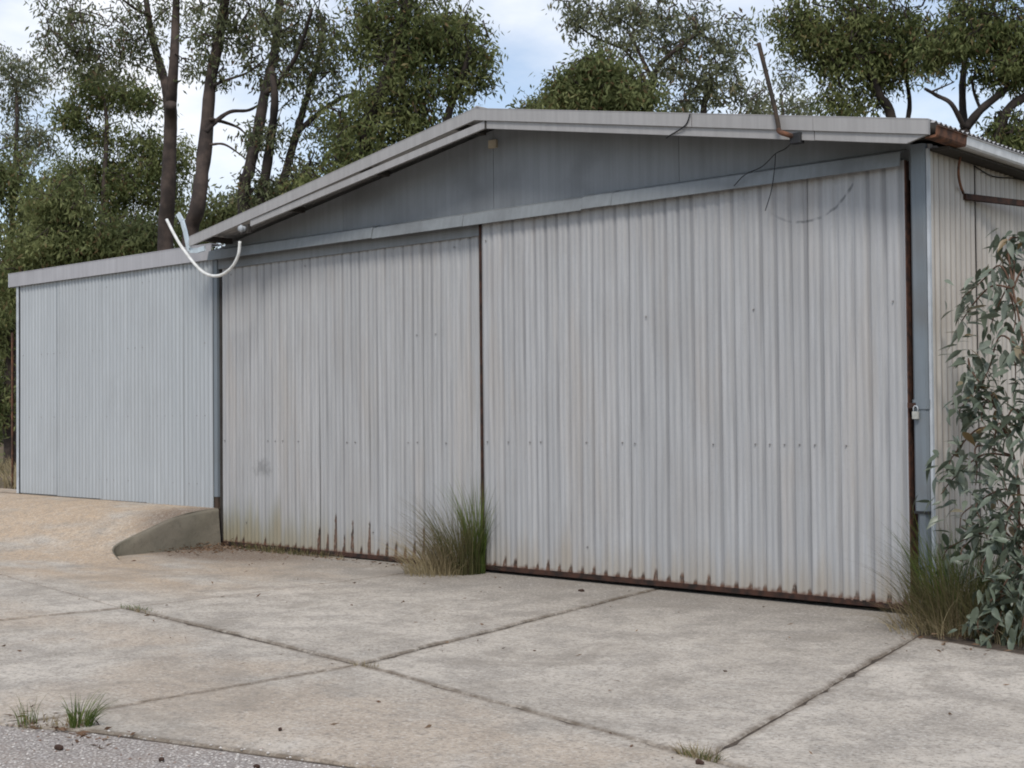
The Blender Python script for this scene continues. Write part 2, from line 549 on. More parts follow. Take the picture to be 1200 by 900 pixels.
M['white'] = plain("white_plastic", (0.70, 0.70, 0.68), 0.4, second=(0.55, 0.55, 0.52), scale=12, spec=0.5)
M['bluewhite'] = plain("pale_blue_plastic", (0.52, 0.60, 0.65), 0.4, second=(0.42, 0.48, 0.52), scale=12, spec=0.5)
M['cream'] = plain("cream_paint", (0.42, 0.36, 0.27), 0.7, 0.2)
M['brass'] = plain("lock_metal", (0.55, 0.54, 0.50), 0.35, 0.2, 20, 0.5, 0.6)
M['screw'] = plain("screw_metal", (0.24, 0.23, 0.225), 0.6, 0.3, 30)
M['bark'] = plain("grey_brown_bark", (0.085, 0.063, 0.053), 0.9, second=(0.036, 0.028, 0.025), scale=3)
M['bark_dark'] = plain("dark_bark", (0.05, 0.038, 0.032), 0.9, second=(0.026, 0.021, 0.019), scale=3)
M['twig'] = plain("reddish_twig", (0.13, 0.075, 0.05), 0.8, 0.3, 10)
M['leaf_gum'] = leaf_material("gum_leaves", (0.063, 0.076, 0.038), (0.115, 0.133, 0.066), (0.201, 0.215, 0.115), (0.16, 0.09, 0.055))
M['leaf_dense'] = leaf_material("dense_leaves", (0.069, 0.091, 0.033), (0.129, 0.155, 0.056), (0.218, 0.234, 0.094), (0.18, 0.12, 0.06))
M['leaf_olive'] = leaf_material("olive_leaves", (0.083, 0.106, 0.040), (0.147, 0.172, 0.068), (0.236, 0.252, 0.108), (0.18, 0.12, 0.06))
M['leaf_grey'] = leaf_material("grey_gum_leaves", (0.086, 0.101, 0.061), (0.155, 0.172, 0.100), (0.241, 0.252, 0.152), (0.18, 0.12, 0.07))
M['leaf_sapling'] = leaf_material("sapling_leaves", (0.060, 0.080, 0.050), (0.115, 0.140, 0.098), (0.24, 0.27, 0.22), (0.19, 0.13, 0.06), 0.22, 0.38, 0.45)
M['grass_green'] = leaf_material("green_blades", (0.045, 0.070, 0.016), (0.090, 0.130, 0.028), (0.145, 0.180, 0.045), None, 0.35)
M['grass_dry'] = leaf_material("dry_blades", (0.13, 0.10, 0.055), (0.24, 0.19, 0.105), (0.36, 0.30, 0.18), None, 0.3)
M['grass_dull'] = leaf_material("dull_blades", (0.050, 0.055, 0.020), (0.085, 0.085, 0.034), (0.15, 0.135, 0.06), None, 0.3)
M['grass_brown'] = leaf_material("brown_blades", (0.065, 0.055, 0.028), (0.115, 0.092, 0.048), (0.19, 0.15, 0.085), None, 0.3)
M['litter'] = leaf_material("dead_leaves", (0.060, 0.032, 0.018), (0.115, 0.065, 0.040), (0.20, 0.135, 0.085), None, 0.1, 0.8)
M['pebble'] = leaf_material("pebbles", (0.22, 0.20, 0.18), (0.38, 0.35, 0.32), (0.52, 0.49, 0.46), (0.17, 0.10, 0.07), 0.0, 0.9)
M['nut'] = plain("dark_gumnut", (0.06, 0.032, 0.022), 0.8, 0.4, 40)
M['stone_white'] = plain("white_stone", (0.72, 0.71, 0.68), 0.7, 0.15, 20)


def ground_material():
    m = Mat("dirt_and_thin_grass")
    co = m.obj()
    a = m.noise(co, 0.35, 6)
    b = m.noise(co, 6.0, 5)
    c = m.mix(m.step(b, 0.3, 0.7), (0.16, 0.12, 0.085), (0.10, 0.075, 0.052))
    c = m.mix(m.math('MULTIPLY', m.step(a, 0.42, 0.62), 0.8), c, m.mix(b, (0.060, 0.075, 0.028), (0.13, 0.125, 0.05)))
    m.bump(b, 0.6, 0.04)
    return m.done(c, 0.95, 0.1)


def gravel_material():
    m = Mat("gravel_bed")
    co = m.obj()
    v = m.node("TexVoronoi", 1, Vector=co, Scale=55.0)
    d = m.node("TexVoronoi", 0, Vector=co, Scale=55.0)
    n = m.noise(co, 1.5, 4)
    g = m.sep(v)[0]
    c = m.mix(g, (0.30, 0.275, 0.255), (0.52, 0.485, 0.45))
    c = m.mix(m.step(d, 0.25, 0.6), c, (0.25, 0.22, 0.20))
    c = m.mix(m.math('MULTIPLY', m.step(n, 0.45, 0.7), 0.5), c, (0.32, 0.26, 0.21))
    m.bump(m.math('SUBTRACT', 1.0, d), 0.8, 0.012)
    return m.done(c, 0.95, 0.15)


M['ground'] = ground_material()
M['gravel'] = gravel_material()
M['joint'] = plain("joint_dirt", (0.085, 0.066, 0.050), 0.95, 0.5, 15)

# ------------------------------------------------------------------ ground, gravel, slabs, ramp
def sstep(a, b, x):
    t = min(1.0, max(0.0, (x - a) / (b - a)))
    return t * t * (3 - 2 * t)


def ground_h(x, y):
    h = -0.06
    h += 0.50 * sstep(-9.0, -10.2, x) * sstep(-2.8, -0.2, y)
    h += 0.04 * sstep(-0.9, -0.4, y) * sstep(4.75, 5.2, x)
    far = max(0.0, math.hypot(x - 1, y + 3) - 14)
    h += 0.25 * sstep(0, 25, far) * math.sin(x * 0.09 + 1) * math.cos(y * 0.07)
    return h


def axis(lo, hi, fine_lo, fine_hi, step):
    a = list(np.arange(fine_lo, fine_hi + 1e-6, step))
    s, v, L, H = step, fine_lo, [], []
    while v > lo:
        s *= 1.35; v -= s; L.append(max(v, lo))
    s, v = step, fine_hi
    while v < hi:
        s *= 1.35; v += s; H.append(min(v, hi))
    return L[::-1] + a + H


gx, gy = axis(-600, 600, -14, 12, 0.5), axis(-300, 900, -10, 12, 0.5)
gv = [(x, y, ground_h(x, y)) for y in gy for x in gx]
nx = len(gx)
gf = [(j * nx + i, j * nx + i + 1, (j + 1) * nx + i + 1, (j + 1) * nx + i) for j in range(len(gy) - 1) for i in range(nx - 1)]
g = MB().add(gv, gf).build("ground", M['ground'], smooth=True)
tag(g, "bare dirt with thin grass around the sheds", kind="structure")

# gravel drive in front of the slabs
EDGE = [(-16.0, -9.0), (-1.2, -7.45), (2.6, -6.46), (3.14, -6.24), (4.6, -5.86), (5.8, -5.52), (9.0, -5.95), (14.0, -6.9)]
gd = MB().add([(x, y + 0.006, -0.009) for x, y in EDGE] + [(14, -16, -0.009), (-16, -16, -0.009)],
              [tuple(range(len(EDGE) + 2))[::-1]]).build("gravel_drive", M['gravel'])
tag(gd, "grey gravel drive along the front edge of the concrete", kind="structure")

apron = tag(empty("concrete_apron"), "cracked concrete apron in front of the sliding doors", kind="structure")
jb = MB().add([(-14, 0.6, -0.012), (-14, -9, -0.012)] + [(x, y, -0.012) for x, y in EDGE[1:]] + [(14, -0.6, -0.012), (4.9, -0.5, -0.012), (4.9, 0.6, -0.012)],
              [tuple(range(12))])
jb.build("joint_filling", M['joint'], apron)


def slab(poly, top=0.0, gap=0.008, tilt=(0, 0), dirt=1.0):
    """one concrete slab with worn, slightly wandering edges"""
    P = [Vector(p) for p in poly]
    area = sum(P[i].x * P[(i + 1) % len(P)].y - P[(i + 1) % len(P)].x * P[i].y for i in range(len(P)))
    if area < 0:
        P.reverse()
    n = len(P)
    ring = []
    for i in range(n):
        a, b = P[i], P[(i + 1) % n]
        d = (b - a).normalized()
        nrm = Vector((-d.y, d.x))
        pd = (a - P[i - 1]).normalized()
        k = max(2, int((b - a).length / 0.10))
        w0 = random.random() * 9
        for j in range(k):
            t = j / k
            s = (b - a).length * t
            off = gap + abs(random.gauss(0, 0.004)) + 0.004 * math.sin(s * 3.1 + w0) + (random.uniform(0.01, 0.03) if random.random() < 0.06 else 0)
            if j == 0:
                off = gap * 1.6
                nn = (nrm + Vector((-pd.y, pd.x))).normalized()
                ring.append((a + nn * off, nn))
            else:
                ring.append((a + d * s + nrm * off, nrm))
    m = len(ring)
    hz = lambda p: top + tilt[0] * p.x + tilt[1] * p.y
    v = [(*p, -0.12) for p, _ in ring] + [(*p, hz(p) - 0.010) for p, _ in ring] + [(*(p + q * 0.010), hz(p)) for p, q in ring]
    f = []
    for i in range(m):
        j = (i + 1) % m
        f += [(i, j, m + j, m + i), (m + i, m + j, 2 * m + j, 2 * m + i)]
    v += [(*(p + q * (0.055 + 0.012 * random.random())), hz(p)) for p, q in ring]
    for i in range(m):
        j = (i + 1) % m
        f.append((2 * m + i, 2 * m + j, 3 * m + j, 3 * m + i))
    inner = [Vector(v[3 * m + i][:2]) for i in range(m)]
    from mathutils.geometry import delaunay_2d_cdt
    vv, _, ff, ov, _, _ = delaunay_2d_cdt(inner, [], [list(range(m))], 1, 1e-6)
    base_i = len(v)
    remap = []
    for k_, p in enumerate(vv):
        if ov[k_]:
            remap.append(3 * m + ov[k_][0])
        else:
            remap.append(len(v)); v.append((p.x, p.y, hz(p)))
    f += [tuple(remap[i_] for i_ in t_) for t_ in ff]
    o = MB().add(v, f).build("slab", M['concrete'], apron)
    at_ = o.data.attributes.new("edge", 'FLOAT', 'POINT')
    at_.data.foreach_set("value", [dirt] * (3 * m) + [0.0] * (len(v) - 3 * m))
    return o


J1 = [(-14.0, -1.45), (-3.87, -3.10), (-0.66, -3.67), (2.80, -4.14), (5.80, -4.70), (14.0, -6.1)]
slab([(-14, -1.45), (-3.87, -3.10), (-0.66, -3.67), (-0.60, -2.83), (-0.52, 0.5), (-14, 0.5)], 0.0, 0.003, (0, 0), 0.3)
slab([(-0.66, -3.67), (2.80, -4.14), (2.27, -0.90), (2.06, 0.5), (-0.52, 0.5), (-0.60, -2.83)], 0.004)
slab([(2.80, -4.14), (5.80, -4.70), (5.054, -0.905), (4.80, 0.5), (2.06, 0.5), (2.27, -0.90)], -0.002)
slab([(5.80, -4.70), (14.0, -6.1), (14, -1.25), (6.4, -1.28), (5.07, -0.95)], 0.003)
slab([(-14, -1.45), (-3.87, -3.10), (-0.66, -3.67), (-0.84, -4.68), (-1.2, -7.45), (-14, -8.9)], 0.002, 0.012, (0, 0), 0.9)
slab([(-0.66, -3.67), (2.80, -4.14), (2.74, -5.2), (2.66, -6.44), (-1.2, -7.45), (-0.84, -4.68)], -0.002, 0.013)
slab([(2.80, -4.14), (5.80, -4.70), (14, -6.1), (14, -6.85), (9.0, -5.93), (5.8, -5.50), (4.6, -5.84), (3.14, -6.22), (2.66, -6.44), (2.74, -5.2)], 0.002)

# ramp up to the lean-to: right edge is a curved, mossy kerb
RE = [np.array(q_) for q_ in ((-4.43, 0.0, 0.462), (-4.43, -0.12, 0.458), (-4.43, -0.25, 0.449), (-4.43, -0.44, 0.43), (-4.43, -0.62, 0.395), (-4.43, -0.80, 0.345),
      (-4.43, -0.97, 0.286), (-4.43, -1.14, 0.229), (-4.43, -1.28, 0.180), (-4.43, -1.38, 0.142), (-4.40, -1.46, 0.110), (-4.30, -1.54, 0.082), (-4.12, -1.63, 0.058),
      (-3.85, -1.75, 0.034), (-3.45, -1.92, 0.012), (-2.9, -2.15, -0.006))]
LEd = [(-14.0, -3.4 * (i / (len(RE) - 1)), 0.50 * (1 - sstep(0, 1, i / (len(RE) - 1))) - 0.006) for i in range(len(RE))]
nu = 40
rv, rf = [], []
for i, (a, b) in enumerate(zip(RE, LEd)):
    for k in range(nu + 1):
        t = (k / nu) ** 1.3
        x = a[0] + (b[0] - a[0]) * t
        yy = a[1] + (b[1] - a[1]) * t
        zz = a[2] + (b[2] - a[2]) * t
        rv.append((x, yy, zz + 0.006 * math.sin(x * 2.3 + yy * 3) * (0 < i < len(RE) - 1) * min(1, t * 8)))
for i in range(len(RE) - 1):
    for k in range(nu):
        q = i * (nu + 1) + k
        rf.append((q, q + 1, q + nu + 2, q + nu + 1))
# floor slab running under the lean-to wall
ramp = MB().add(rv, rf)
ramp.add([(-14, 0, 0.505), (-4.44, 0, 0.462), (-4.44, 0.5, 0.462), (-14, 0.5, 0.505)], [(0, 1, 2, 3)])
ramp = ramp.build("ramp", M['concrete'], smooth=True)
tag(ramp, "clay stained concrete ramp rising to the lean-to shed", kind="structure")
sv, n = [], len(RE)
for ro_, (ox, fz) in enumerate(((-0.012, 1.0), (0.010, 0.965), (0.022, 0.90), (0.030, 0.55), (0.036, 0.25), (0.05, -0.1))):
    for i, p in enumerate(RE):
        jx = 0.010 * math.sin(p[1] * 9 + ro_ * 2.1) * (0 < ro_ < 5) + random.uniform(-.004, .004) * (ro_ > 0)
        sv.append((p[0] + ox + jx, p[1], p[2] * fz + (0.003 if ro_ == 0 else 0)))
MB().add(sv, [(r_ * n + i, r_ * n + i + 1, r_ * n + n + i + 1, r_ * n + n + i) for r_ in range(5) for i in range(n - 3)]).build("mossy_side", M['moss_concrete'], ramp, True)

# ------------------------------------------------------------------ main shed
XL, XR = -4.42, 4.60           # door opening
RIDGE_X, YB = 0.33, -0.40      # ridge line and barge plane
ZR, ZE, XE0, XE1 = 4.545, 3.735, -4.42, 4.97
LEN = 9.0
shed = tag(empty("machinery_shed"), "large grey gabled shed with two corrugated sliding doors", "shed")


def roof_z(x):
    return ZR - (ZR - ZE) * abs(x - RIDGE_X) / ((XE1 - RIDGE_X) if x > RIDGE_X else (RIDGE_X - XE0))


# gable sheets behind the track cover
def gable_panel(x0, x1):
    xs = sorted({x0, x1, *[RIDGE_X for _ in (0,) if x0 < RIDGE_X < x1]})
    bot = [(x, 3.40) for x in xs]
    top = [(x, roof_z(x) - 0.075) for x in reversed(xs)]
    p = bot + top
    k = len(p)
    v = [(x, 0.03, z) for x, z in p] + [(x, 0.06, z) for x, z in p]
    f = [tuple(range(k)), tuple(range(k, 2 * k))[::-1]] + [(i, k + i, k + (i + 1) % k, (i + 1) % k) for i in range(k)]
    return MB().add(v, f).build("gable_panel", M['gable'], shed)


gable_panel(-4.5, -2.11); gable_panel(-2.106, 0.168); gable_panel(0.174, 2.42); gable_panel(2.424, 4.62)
MB().box(0.13, 0.23, 0.0, 0.03, 4.26, 4.34).build("vent_block", M['cream'], shed)

# track cover: bent flashing over the door tops, in short lengths
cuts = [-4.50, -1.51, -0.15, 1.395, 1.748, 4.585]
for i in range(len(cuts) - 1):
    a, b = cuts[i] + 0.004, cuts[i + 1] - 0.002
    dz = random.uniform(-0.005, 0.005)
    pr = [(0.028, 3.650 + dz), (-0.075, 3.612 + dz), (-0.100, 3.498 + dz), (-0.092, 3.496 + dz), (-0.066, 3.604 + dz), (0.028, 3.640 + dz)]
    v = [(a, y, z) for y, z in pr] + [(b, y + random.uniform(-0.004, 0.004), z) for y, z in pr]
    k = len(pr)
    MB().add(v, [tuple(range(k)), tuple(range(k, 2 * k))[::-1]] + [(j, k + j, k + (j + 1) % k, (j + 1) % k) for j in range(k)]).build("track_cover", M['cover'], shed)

# sliding doors
def sliding_door(x0, x1, y, z0, z1, mat, nsheets, label, rails):
    fr = MB()
    w = x1 - x0
    for a, b in ((0.02, 0.07), (w - 0.07, w - 0.02), (w / 2 - 0.03, w / 2 + 0.03)):
        fr.box(a, b, 0.03, 0.07, 0.06, z1 - z0)
    for zz in (0.09, 1.25, 2.4, z1 - z0 - 0.1):
        fr.box(0.07, w / 2 - 0.03, 0.032, 0.068, zz, zz + 0.05)
        fr.box(w / 2 + 0.03, w - 0.07, 0.032, 0.068, zz, zz + 0.05)
    d = fr.build("sliding_door", M['rust'], shed)
    d.location = (x0, y, z0)
    d["label"] = label
    npitch = w / DP
    per = npitch / nsheets
    for i in range(nsheets):
        a = round(i * per) * DP if i else 0.0
        b = round((i + 1) * per) * DP + 0.03 if i < nsheets - 1 else w
        sh = corr_sheet(a, b, 0.035 + random.uniform(0, 0.015), z1 - z0 - random.uniform(0.0, 0.006), DP, 0.0075, True, 8, -0.003 * (i % 2), 0.0028, 18)
        link("cladding_sheet", sh.mesh("cladding_sheet", True), mat, d)
    # rusty bottom rail and its lip
    MB().box(0.0, w, -0.010, 0.028, 0.0, 0.045).build("bottom_rail", M['rust_dark'], d)
    if rails:
        e = MB().box(w + 0.002, w + 0.012, -0.022, 0.05, 0.02, z1 - z0 - 0.01)
        e.build("edge_strip", M['rust'], d)
        MB().box(-0.024, -0.002, -0.012, 0.07, 0.01, z1 - z0 - 0.01).build("seam_gap_strip", M['rust_dark'], d)  # dark strip added to draw the dark gap between the doors
    s = MB()
    k = 0
    for zz in (1.28, 2.42, 3.30, 0.30):
        x = DP / 2
        while x < w - 0.05:
            if random.random() < (0.38 if zz == 1.28 else 0.08):
                s.tube([(x, -0.008, zz + random.uniform(-.012, .012)), (x, -0.020, zz)], 0.006, 6)
            x += DP
    tag(s.build("screws", M['screw'], d), kind="stuff")
    return d


sliding_door(-4.43, 0.0, 0.065, 0.015, 3.58, M['door_left'], 5, "left sliding door with green algae and rust along its foot", False)
sliding_door(0.035, 4.590, -0.012, 0.035, 3.56, M['door_right'], 5, "right sliding door hanging in front of the left one", True)
MB().box(-4.50, 4.60, 0.14, 0.18, 3.45, 3.60).build("track_beam", M['rust'], shed)
MB().box(-4.52, 4.62, 0.20, 0.60, -0.10, -0.005).build("door_sill", M['joint'], shed)

# right corner: column, pale corner angle, lower sleeve
MB().box(4.55, 4.655, 0.064, 0.16, 0.0, 3.60).build("door_jamb", M['rust'], shed)
MB().bevbox(4.640, 4.762, -0.045, 0.09, 0.80, 3.66, 0.018).build("corner_post", M['post'], shed)
MB().box(4.60, 4.768, 0.165, 0.20, 0.0, 3.62).build("corner_light_stop", M['dark'], shed)  # added dark filler, stops sky showing through the corner gap
MB().bevbox(4.632, 4.770, -0.053, 0.092, 1.60, 1.675, 0.018).build("post_collar", M['post'], shed)
MB().bevbox(4.652, 4.758, -0.040, 0.088, 0.0, 0.80, 0.03).build("post_foot", M['post'], shed)
MB().box(4.640, 4.764, -0.052, 0.0905, 0.792, 0.812).build("post_band", M['wire'], shed)
MB().box(4.765, 4.787, -0.02, 0.012, 0.05, 3.62).build("corner_angle", M['trim'], shed)
# left corner column
MB().box(-4.53, -4.455, 0.015, 0.10, 0.60, 3.52).build("corner_post", M['post'], shed)
MB().box(-4.53, -4.455, 0.018, 0.10, 0.0, 0.595).build("post_foot", M['rust_pole'], shed)
MB().box(-4.455, -4.425, 0.05, 0.12, 0.0, 3.52).build("door_jamb", M['dark'], shed)

# side wall on the right: corrugated sheets with dark laps
def wall_sheets(n0, n1, x, width, pitch, zb, zt, mat, name="wall_sheet"):
    for i in range(n0, n1):
        a, b = 0.012 + i * width, 0.012 + (i + 1) * width + 0.02
        mb = corr_sheet(a, b, zb, zt, pitch, 0.013, False, 4, -0.011 * (i % 2), 0.001, 8)
        mb.v = [(x - yy, xx, zz) for xx, yy, zz in mb.v]
        link(name, mb.mesh(name, True), mat, shed)


wall_sheets(0, 11, 4.775, 0.82, 0.098, 0.06, 3.66, M['side'])
MB().box(4.735, 4.745, 0.21, 9.0, 0.0, 3.60).build("lap_light_stop", M['dark'], shed)  # added dark sheet, blocks sky seen through the wall laps
MB().add([(-4.48, 0.1, 0), (-4.48, 9.03, 0), (-4.48, 9.03, 3.7), (-4.48, 0.1, 3.7)], [(0, 1, 2, 3)]).build("left_wall", M['side'], shed)
MB().add([(-4.48, 9.03, 0), (4.76, 9.03, 0), (4.76, 9.03, 3.7), (RIDGE_X, 9.03, 4.46), (-4.48, 9.03, 3.7)], [(0, 1, 2, 3, 4)]).build("back_wall", M['side'], shed)

# roof: corrugated sheets on both slopes
def roof_sheet(side, y0, y1):
    x_e = XE1 + 0.03 if side > 0 else XE0 - 0.03
    p = 0.085
    n = max(2, int((y1 - y0) / p * 6))
    v, f = [], []
    for j, (x, dz) in enumerate(((RIDGE_X, 0), (x_e, 0))):
        for i in range(n + 1):
            y = y0 + (y1 - y0) * i / n
            v.append((x, y, roof_z(x if j else RIDGE_X) + 0.012 + 0.011 * math.cos(2 * math.pi * y / p)))
    for i in range(n):
        f.append((i, i + 1, n + 2 + i, n + 1 + i))
    link("roof_sheet", MB().add(v, f).mesh("roof_sheet", True), M['roof'], shed)


for i in range(11):
    a = YB + 0.02 + i * 0.86
    for s in (-1, 1):
        roof_sheet(s, a, a + 0.875)
MB().bar([(-0.16, -0.02), (0, 0.035), (0.16, -0.02), (0.16, -0.03), (0, 0.02), (-0.16, -0.03)], (RIDGE_X, YB + 0.02, ZR + 0.02), (RIDGE_X, 9.1, ZR + 0.02)).build("ridge_cap", M['barge'], shed)
# purlins and eave lining under the overhang
for s in (-1, 1):
    xe = XE1 if s > 0 else XE0
    for t in (0.06, 0.36, 0.66, 0.95):
        x = RIDGE_X + (xe - RIDGE_X) * t
        z = roof_z(x) - 0.012
        MB().box(x - 0.03, x + 0.03, YB + 0.03, 0.03, z - 0.075, z - 0.012).build("purlin", M['dark'], shed)

# barge: upper capping and the narrower board beneath it, in lengths
def barge(x0, x1, name, top, bot, ya, yb, mat, cut0=0.0, cut1=0.0):
    za, zb = roof_z(x0), roof_z(x1)
    f = [(x0, za + top), (x1, zb + top), (x1 + cut1, roof_z(x1 + cut1) + bot), (x0 + cut0, roof_z(x0 + cut0) + bot)]
    v = [(x, ya, z) for x, z in f] + [(x, yb, z) for x, z in f]
    return MB().add(v, [(3, 2, 1, 0), (4, 5, 6, 7), (0, 1, 5, 4), (1, 2, 6, 5), (2, 3, 7, 6), (3, 0, 4, 7)]).build(name, mat, shed)


segs = [(XE0, RIDGE_X - 0.001), (RIDGE_X + 0.001, 2.86), (2.866, 4.01), (4.014, XE1)]
for i, (a, b) in enumerate(segs):
    o = 0.003 * (i % 2)
    barge(a, b, "barge_capping", 0.018, -0.092, YB - 0.012 - o, YB + 0.016, M['barge'])
    barge(a, b, "capping_top", 0.026, 0.0185, YB - 0.014 - o, YB + 0.14, M['barge'])
barge(-3.24, 0.455, "barge_board", -0.0935, -0.165, YB + 0.004, YB + 0.030, M['barge'])
barge(0.470, 4.01, "barge_board", -0.0935, -0.167, YB + 0.006, YB + 0.032, M['barge'])
barge(4.018, XE1 - 0.02, "barge_board", -0.0935, -0.165, YB + 0.003, YB + 0.030, M['barge'], 0.0, -0.165)
MB().box(0.452, 0.474, YB - 0.0, YB + 0.03, 4.345, 4.435).build("board_joiner", M['dark'], shed)
MB().box(-3.42, -3.28, YB + 0.0, YB + 0.05, 3.70, 3.80).build("purlin_end", M['dark'], shed)

# gutter along the right eave
gp = [(-0.01, 0.0), (0.075, 0.0), (0.085, 0.015), (0.09, 0.075), (0.10, 0.082), (0.092, 0.088), (0.08, 0.078), (0.075, 0.02), (0.0, 0.012)]
for a, b, m_ in ((YB + 0.03, 0.16, M['rust_light']), (0.162, 4.4, M['gutter']), (4.402, 9.1, M['gutter'])):
    MB().bar(gp, (XE1 - 0.04, a, 3.625), (XE1 - 0.04, b, 3.625)).build("gutter", m_, shed)
MB().box(4.79, 4.94, 0.0, 9.0, 3.60, 3.62).build("eave_lining", M['dark'], shed)

# insulator bracket under the left barge
kb = MB().tube([(-3.335, YB + 0.0, 3.75), (-3.335, YB - 0.05, 3.748)], [0.03, 0.035], 10)
kb.tube([(-3.335, YB - 0.05, 3.748), (-3.335, YB - 0.08, 3.745)], [0.045, 0.03], 10)
kb.build("cable_bracket", M['trim'], shed, True)

# ------------------------------------------------------------------ lean-to shed
lean = tag(empty("lean_to_shed"), "lower blue-grey corrugated lean-to shed joined to the big shed's left side", "shed")
LX0, LX1 = -9.30, -4.535
LPITCH = 0.086
cut = [LX0 + 0.03, -8.21, -7.10, -5.98, -5.2, LX1]
for i in range(len(cut) - 1):
    zb0 = 0.462 + (0.505 - 0.462) * (LX1 - cut[i]) / (LX1 - LX0)
    mb = corr_sheet(cut[i] + (0.006 if i else 0), cut[i + 1] + (0.03 if i < 4 else 0), zb0 - 0.01, 3.56, LPITCH, 0.0105, False, 6, 0.012 - 0.005 * (i % 2), 0.0012, 8)
    link("wall_sheet", mb.mesh("wall_sheet", True), M['lean'], lean)
MB().box(-8.214, -8.203, -0.004, 0.004, 0.50, 3.515).build("lap_strip", M['post'], lean)
sc_ = MB()
for zz in (0.75, 1.6, 2.5, 3.35):
    x = LX0 + 0.1
    while x < LX1:
        if random.random() < 0.4:
            k_ = (round(x / LPITCH) + 0.5) * LPITCH
            sc_.tube([(k_, 0.004, zz), (k_, -0.006, zz)], 0.006, 6)
        x += LPITCH * 2
tag(sc_.build("screws", M['screw'], lean), kind="stuff")
# wall base strip, cap flashing, corner trim
MB().box(LX0, -4.54, 0.03, 0.09, 0.35, 0.52).build("base_rail", M['post'], lean)
for a, b in ((-9.50, -6.62), (-6.616, -4.50)):
    MB().box(a, b, -0.040, -0.022, 3.520, 3.712).build("cap_flashing", M['cap'], lean)
    MB().box(a, b, -0.043, 0.16, 3.7125, 3.722).build("cap_top", M['cap'], lean)
MB().box(-9.520, -9.5005, -0.042, 0.6, 3.520, 3.722).build("cap_return", M['trim'], lean)
MB().box(-9.335, -9.275, -0.015, 0.0, 0.49, 3.515).build("corner_trim", M['trim'], lean)
MB().box(-9.274, -9.262, -0.006, 0.02, 0.49, 3.515).build("door_gap_strip", M['wire'], lean)
mb = corr_sheet(0.02, 6.0, 0.45, 3.52, LPITCH, 0.0085, False, 1, 0, 0, 8)
mb.v = [(-9.31 + yy, xx, zz) for xx, yy, zz in mb.v]
link("end_wall", mb.mesh("end_wall", True), M['lean'], lean)
MB().add([(-9.50, 0.16, 3.66), (-4.49, 0.16, 3.66), (-4.49, 6.1, 3.42), (-9.50, 6.1, 3.42)], [(0, 1, 2, 3)]).build("roof", M['roof'], lean)
MB().add([(-9.3, 6.0, 0), (-4.5, 6.0, 0), (-4.5, 6.0, 3.42), (-9.3, 6.0, 3.42)], [(0, 1, 2, 3)]).build("back_wall", M['lean'], lean)

# ------------------------------------------------------------------ fittings
YC = -0.47
pts = smooth_path([(-3.335, YC, 3.60), (-3.37, YC, 3.44), (-3.50, YC, 3.31), (-3.70, YC - 0.01, 3.235), (-3.92, YC - 0.02, 3.255), (-4.14, YC - 0.02, 3.365),
                   (-4.46, YC, 3.61), (-4.64, YC, 3.80), (-4.80, YC, 4.00)], 6)
c = MB().tube(pts, 0.019, 8).build("conduit", M['white'], smooth=True)
tag(c, "white plastic conduit drooping in a loop over the join of the two sheds", "conduit")
st = MB()
q = [(-4.705, 4.07), (-4.62, 3.97), (-4.56, 3.84), (-4.50, 3.66), (-4.46, 3.60), (-4.30, 3.585), (-4.16, 3.60)]
for (x0, z0), (x1, z1) in zip(q[:-1], q[1:]):
    st.bar([(-0.012, -0.03), (0.012, -0.03), (0.012, 0.03), (-0.012, 0.03)], (x0, YC + 0.10, z0), (x1, YC + 0.10, z1), (0.3, 0, 1))
tag(st.build("plastic_strap", M['bluewhite']), "bent pale blue plastic strap above the lean-to roof corner", "strap")

# rusty mast on the barge
mp = smooth_path([(3.83, YB + 0.02, 3.79), (3.80, YB - 0.06, 3.805), (3.745, YB - 0.075, 3.835), (3.725, YB - 0.06, 3.90), (3.68, YB - 0.05, 4.08), (3.55, YB - 0.05, 4.585)], 5)
mast = empty("roof_mast", (3.83, YB, 3.79))
tag(mast, "rusty bent pipe mast leaning up from the right barge board", "mast")
def local(o, mb, name, mat, smooth=False):
    ox, oy, oz = o.location
    mb.v = [(a - ox, b - oy, c_ - oz) for a, b, c_ in mb.v]
    return mb.build(name, mat, o, smooth)
local(mast, MB().tube(mp[:13], 0.021, 10), "elbow", M['rust_light'], True)
local(mast, MB().tube(mp[12:], 0.0185, 10), "pipe", M['rust_pole'], True)
local(mast, MB().bevbox(3.80, 3.90, YB - 0.02, YB + 0.055, 3.735, 3.815, 0.01), "clamp", M['wire'])

# dangling wires on the gable
w = MB()
w.tube(smooth_path([(3.84, YB + 0.03, 3.79), (3.62, -0.16, 3.76), (3.50, -0.125, 3.735), (3.37, -0.125, 3.645), (3.20, -0.125, 3.595), (3.09, -0.122, 3.515)], 6), 0.0045, 5)
w.tube(smooth_path([(3.50, -0.125, 3.735), (3.487, -0.125, 3.60), (3.45, -0.118, 3.43), (3.38, -0.10, 3.275)], 6), 0.004, 5)
tag(w.build("dangling_wire", M['wire']), "thin black forked wire dangling over the top of the right door", "wire")
w = MB().tube(smooth_path([(2.86, YB - 0.03, 4.12), (2.80, YB - 0.02, 4.03), (2.62, YB + 0.01, 3.975), (2.55, YB + 0.06, 3.97)], 5), 0.006, 5)
tag(w.build("loose_wire", M['wire']), "short black wire tucked under the barge joint left of the mast", "wire")
w = MB().tube(smooth_path([(4.80, 0.82, 3.585), (4.80, 1.2, 3.55), (4.80, 1.9, 3.60), (4.80, 3.0, 3.55)], 6), 0.006, 5)
tag(w.build("eave_wire", M['wire']), "thin dark wire strung along the side wall below the gutter", "wire")

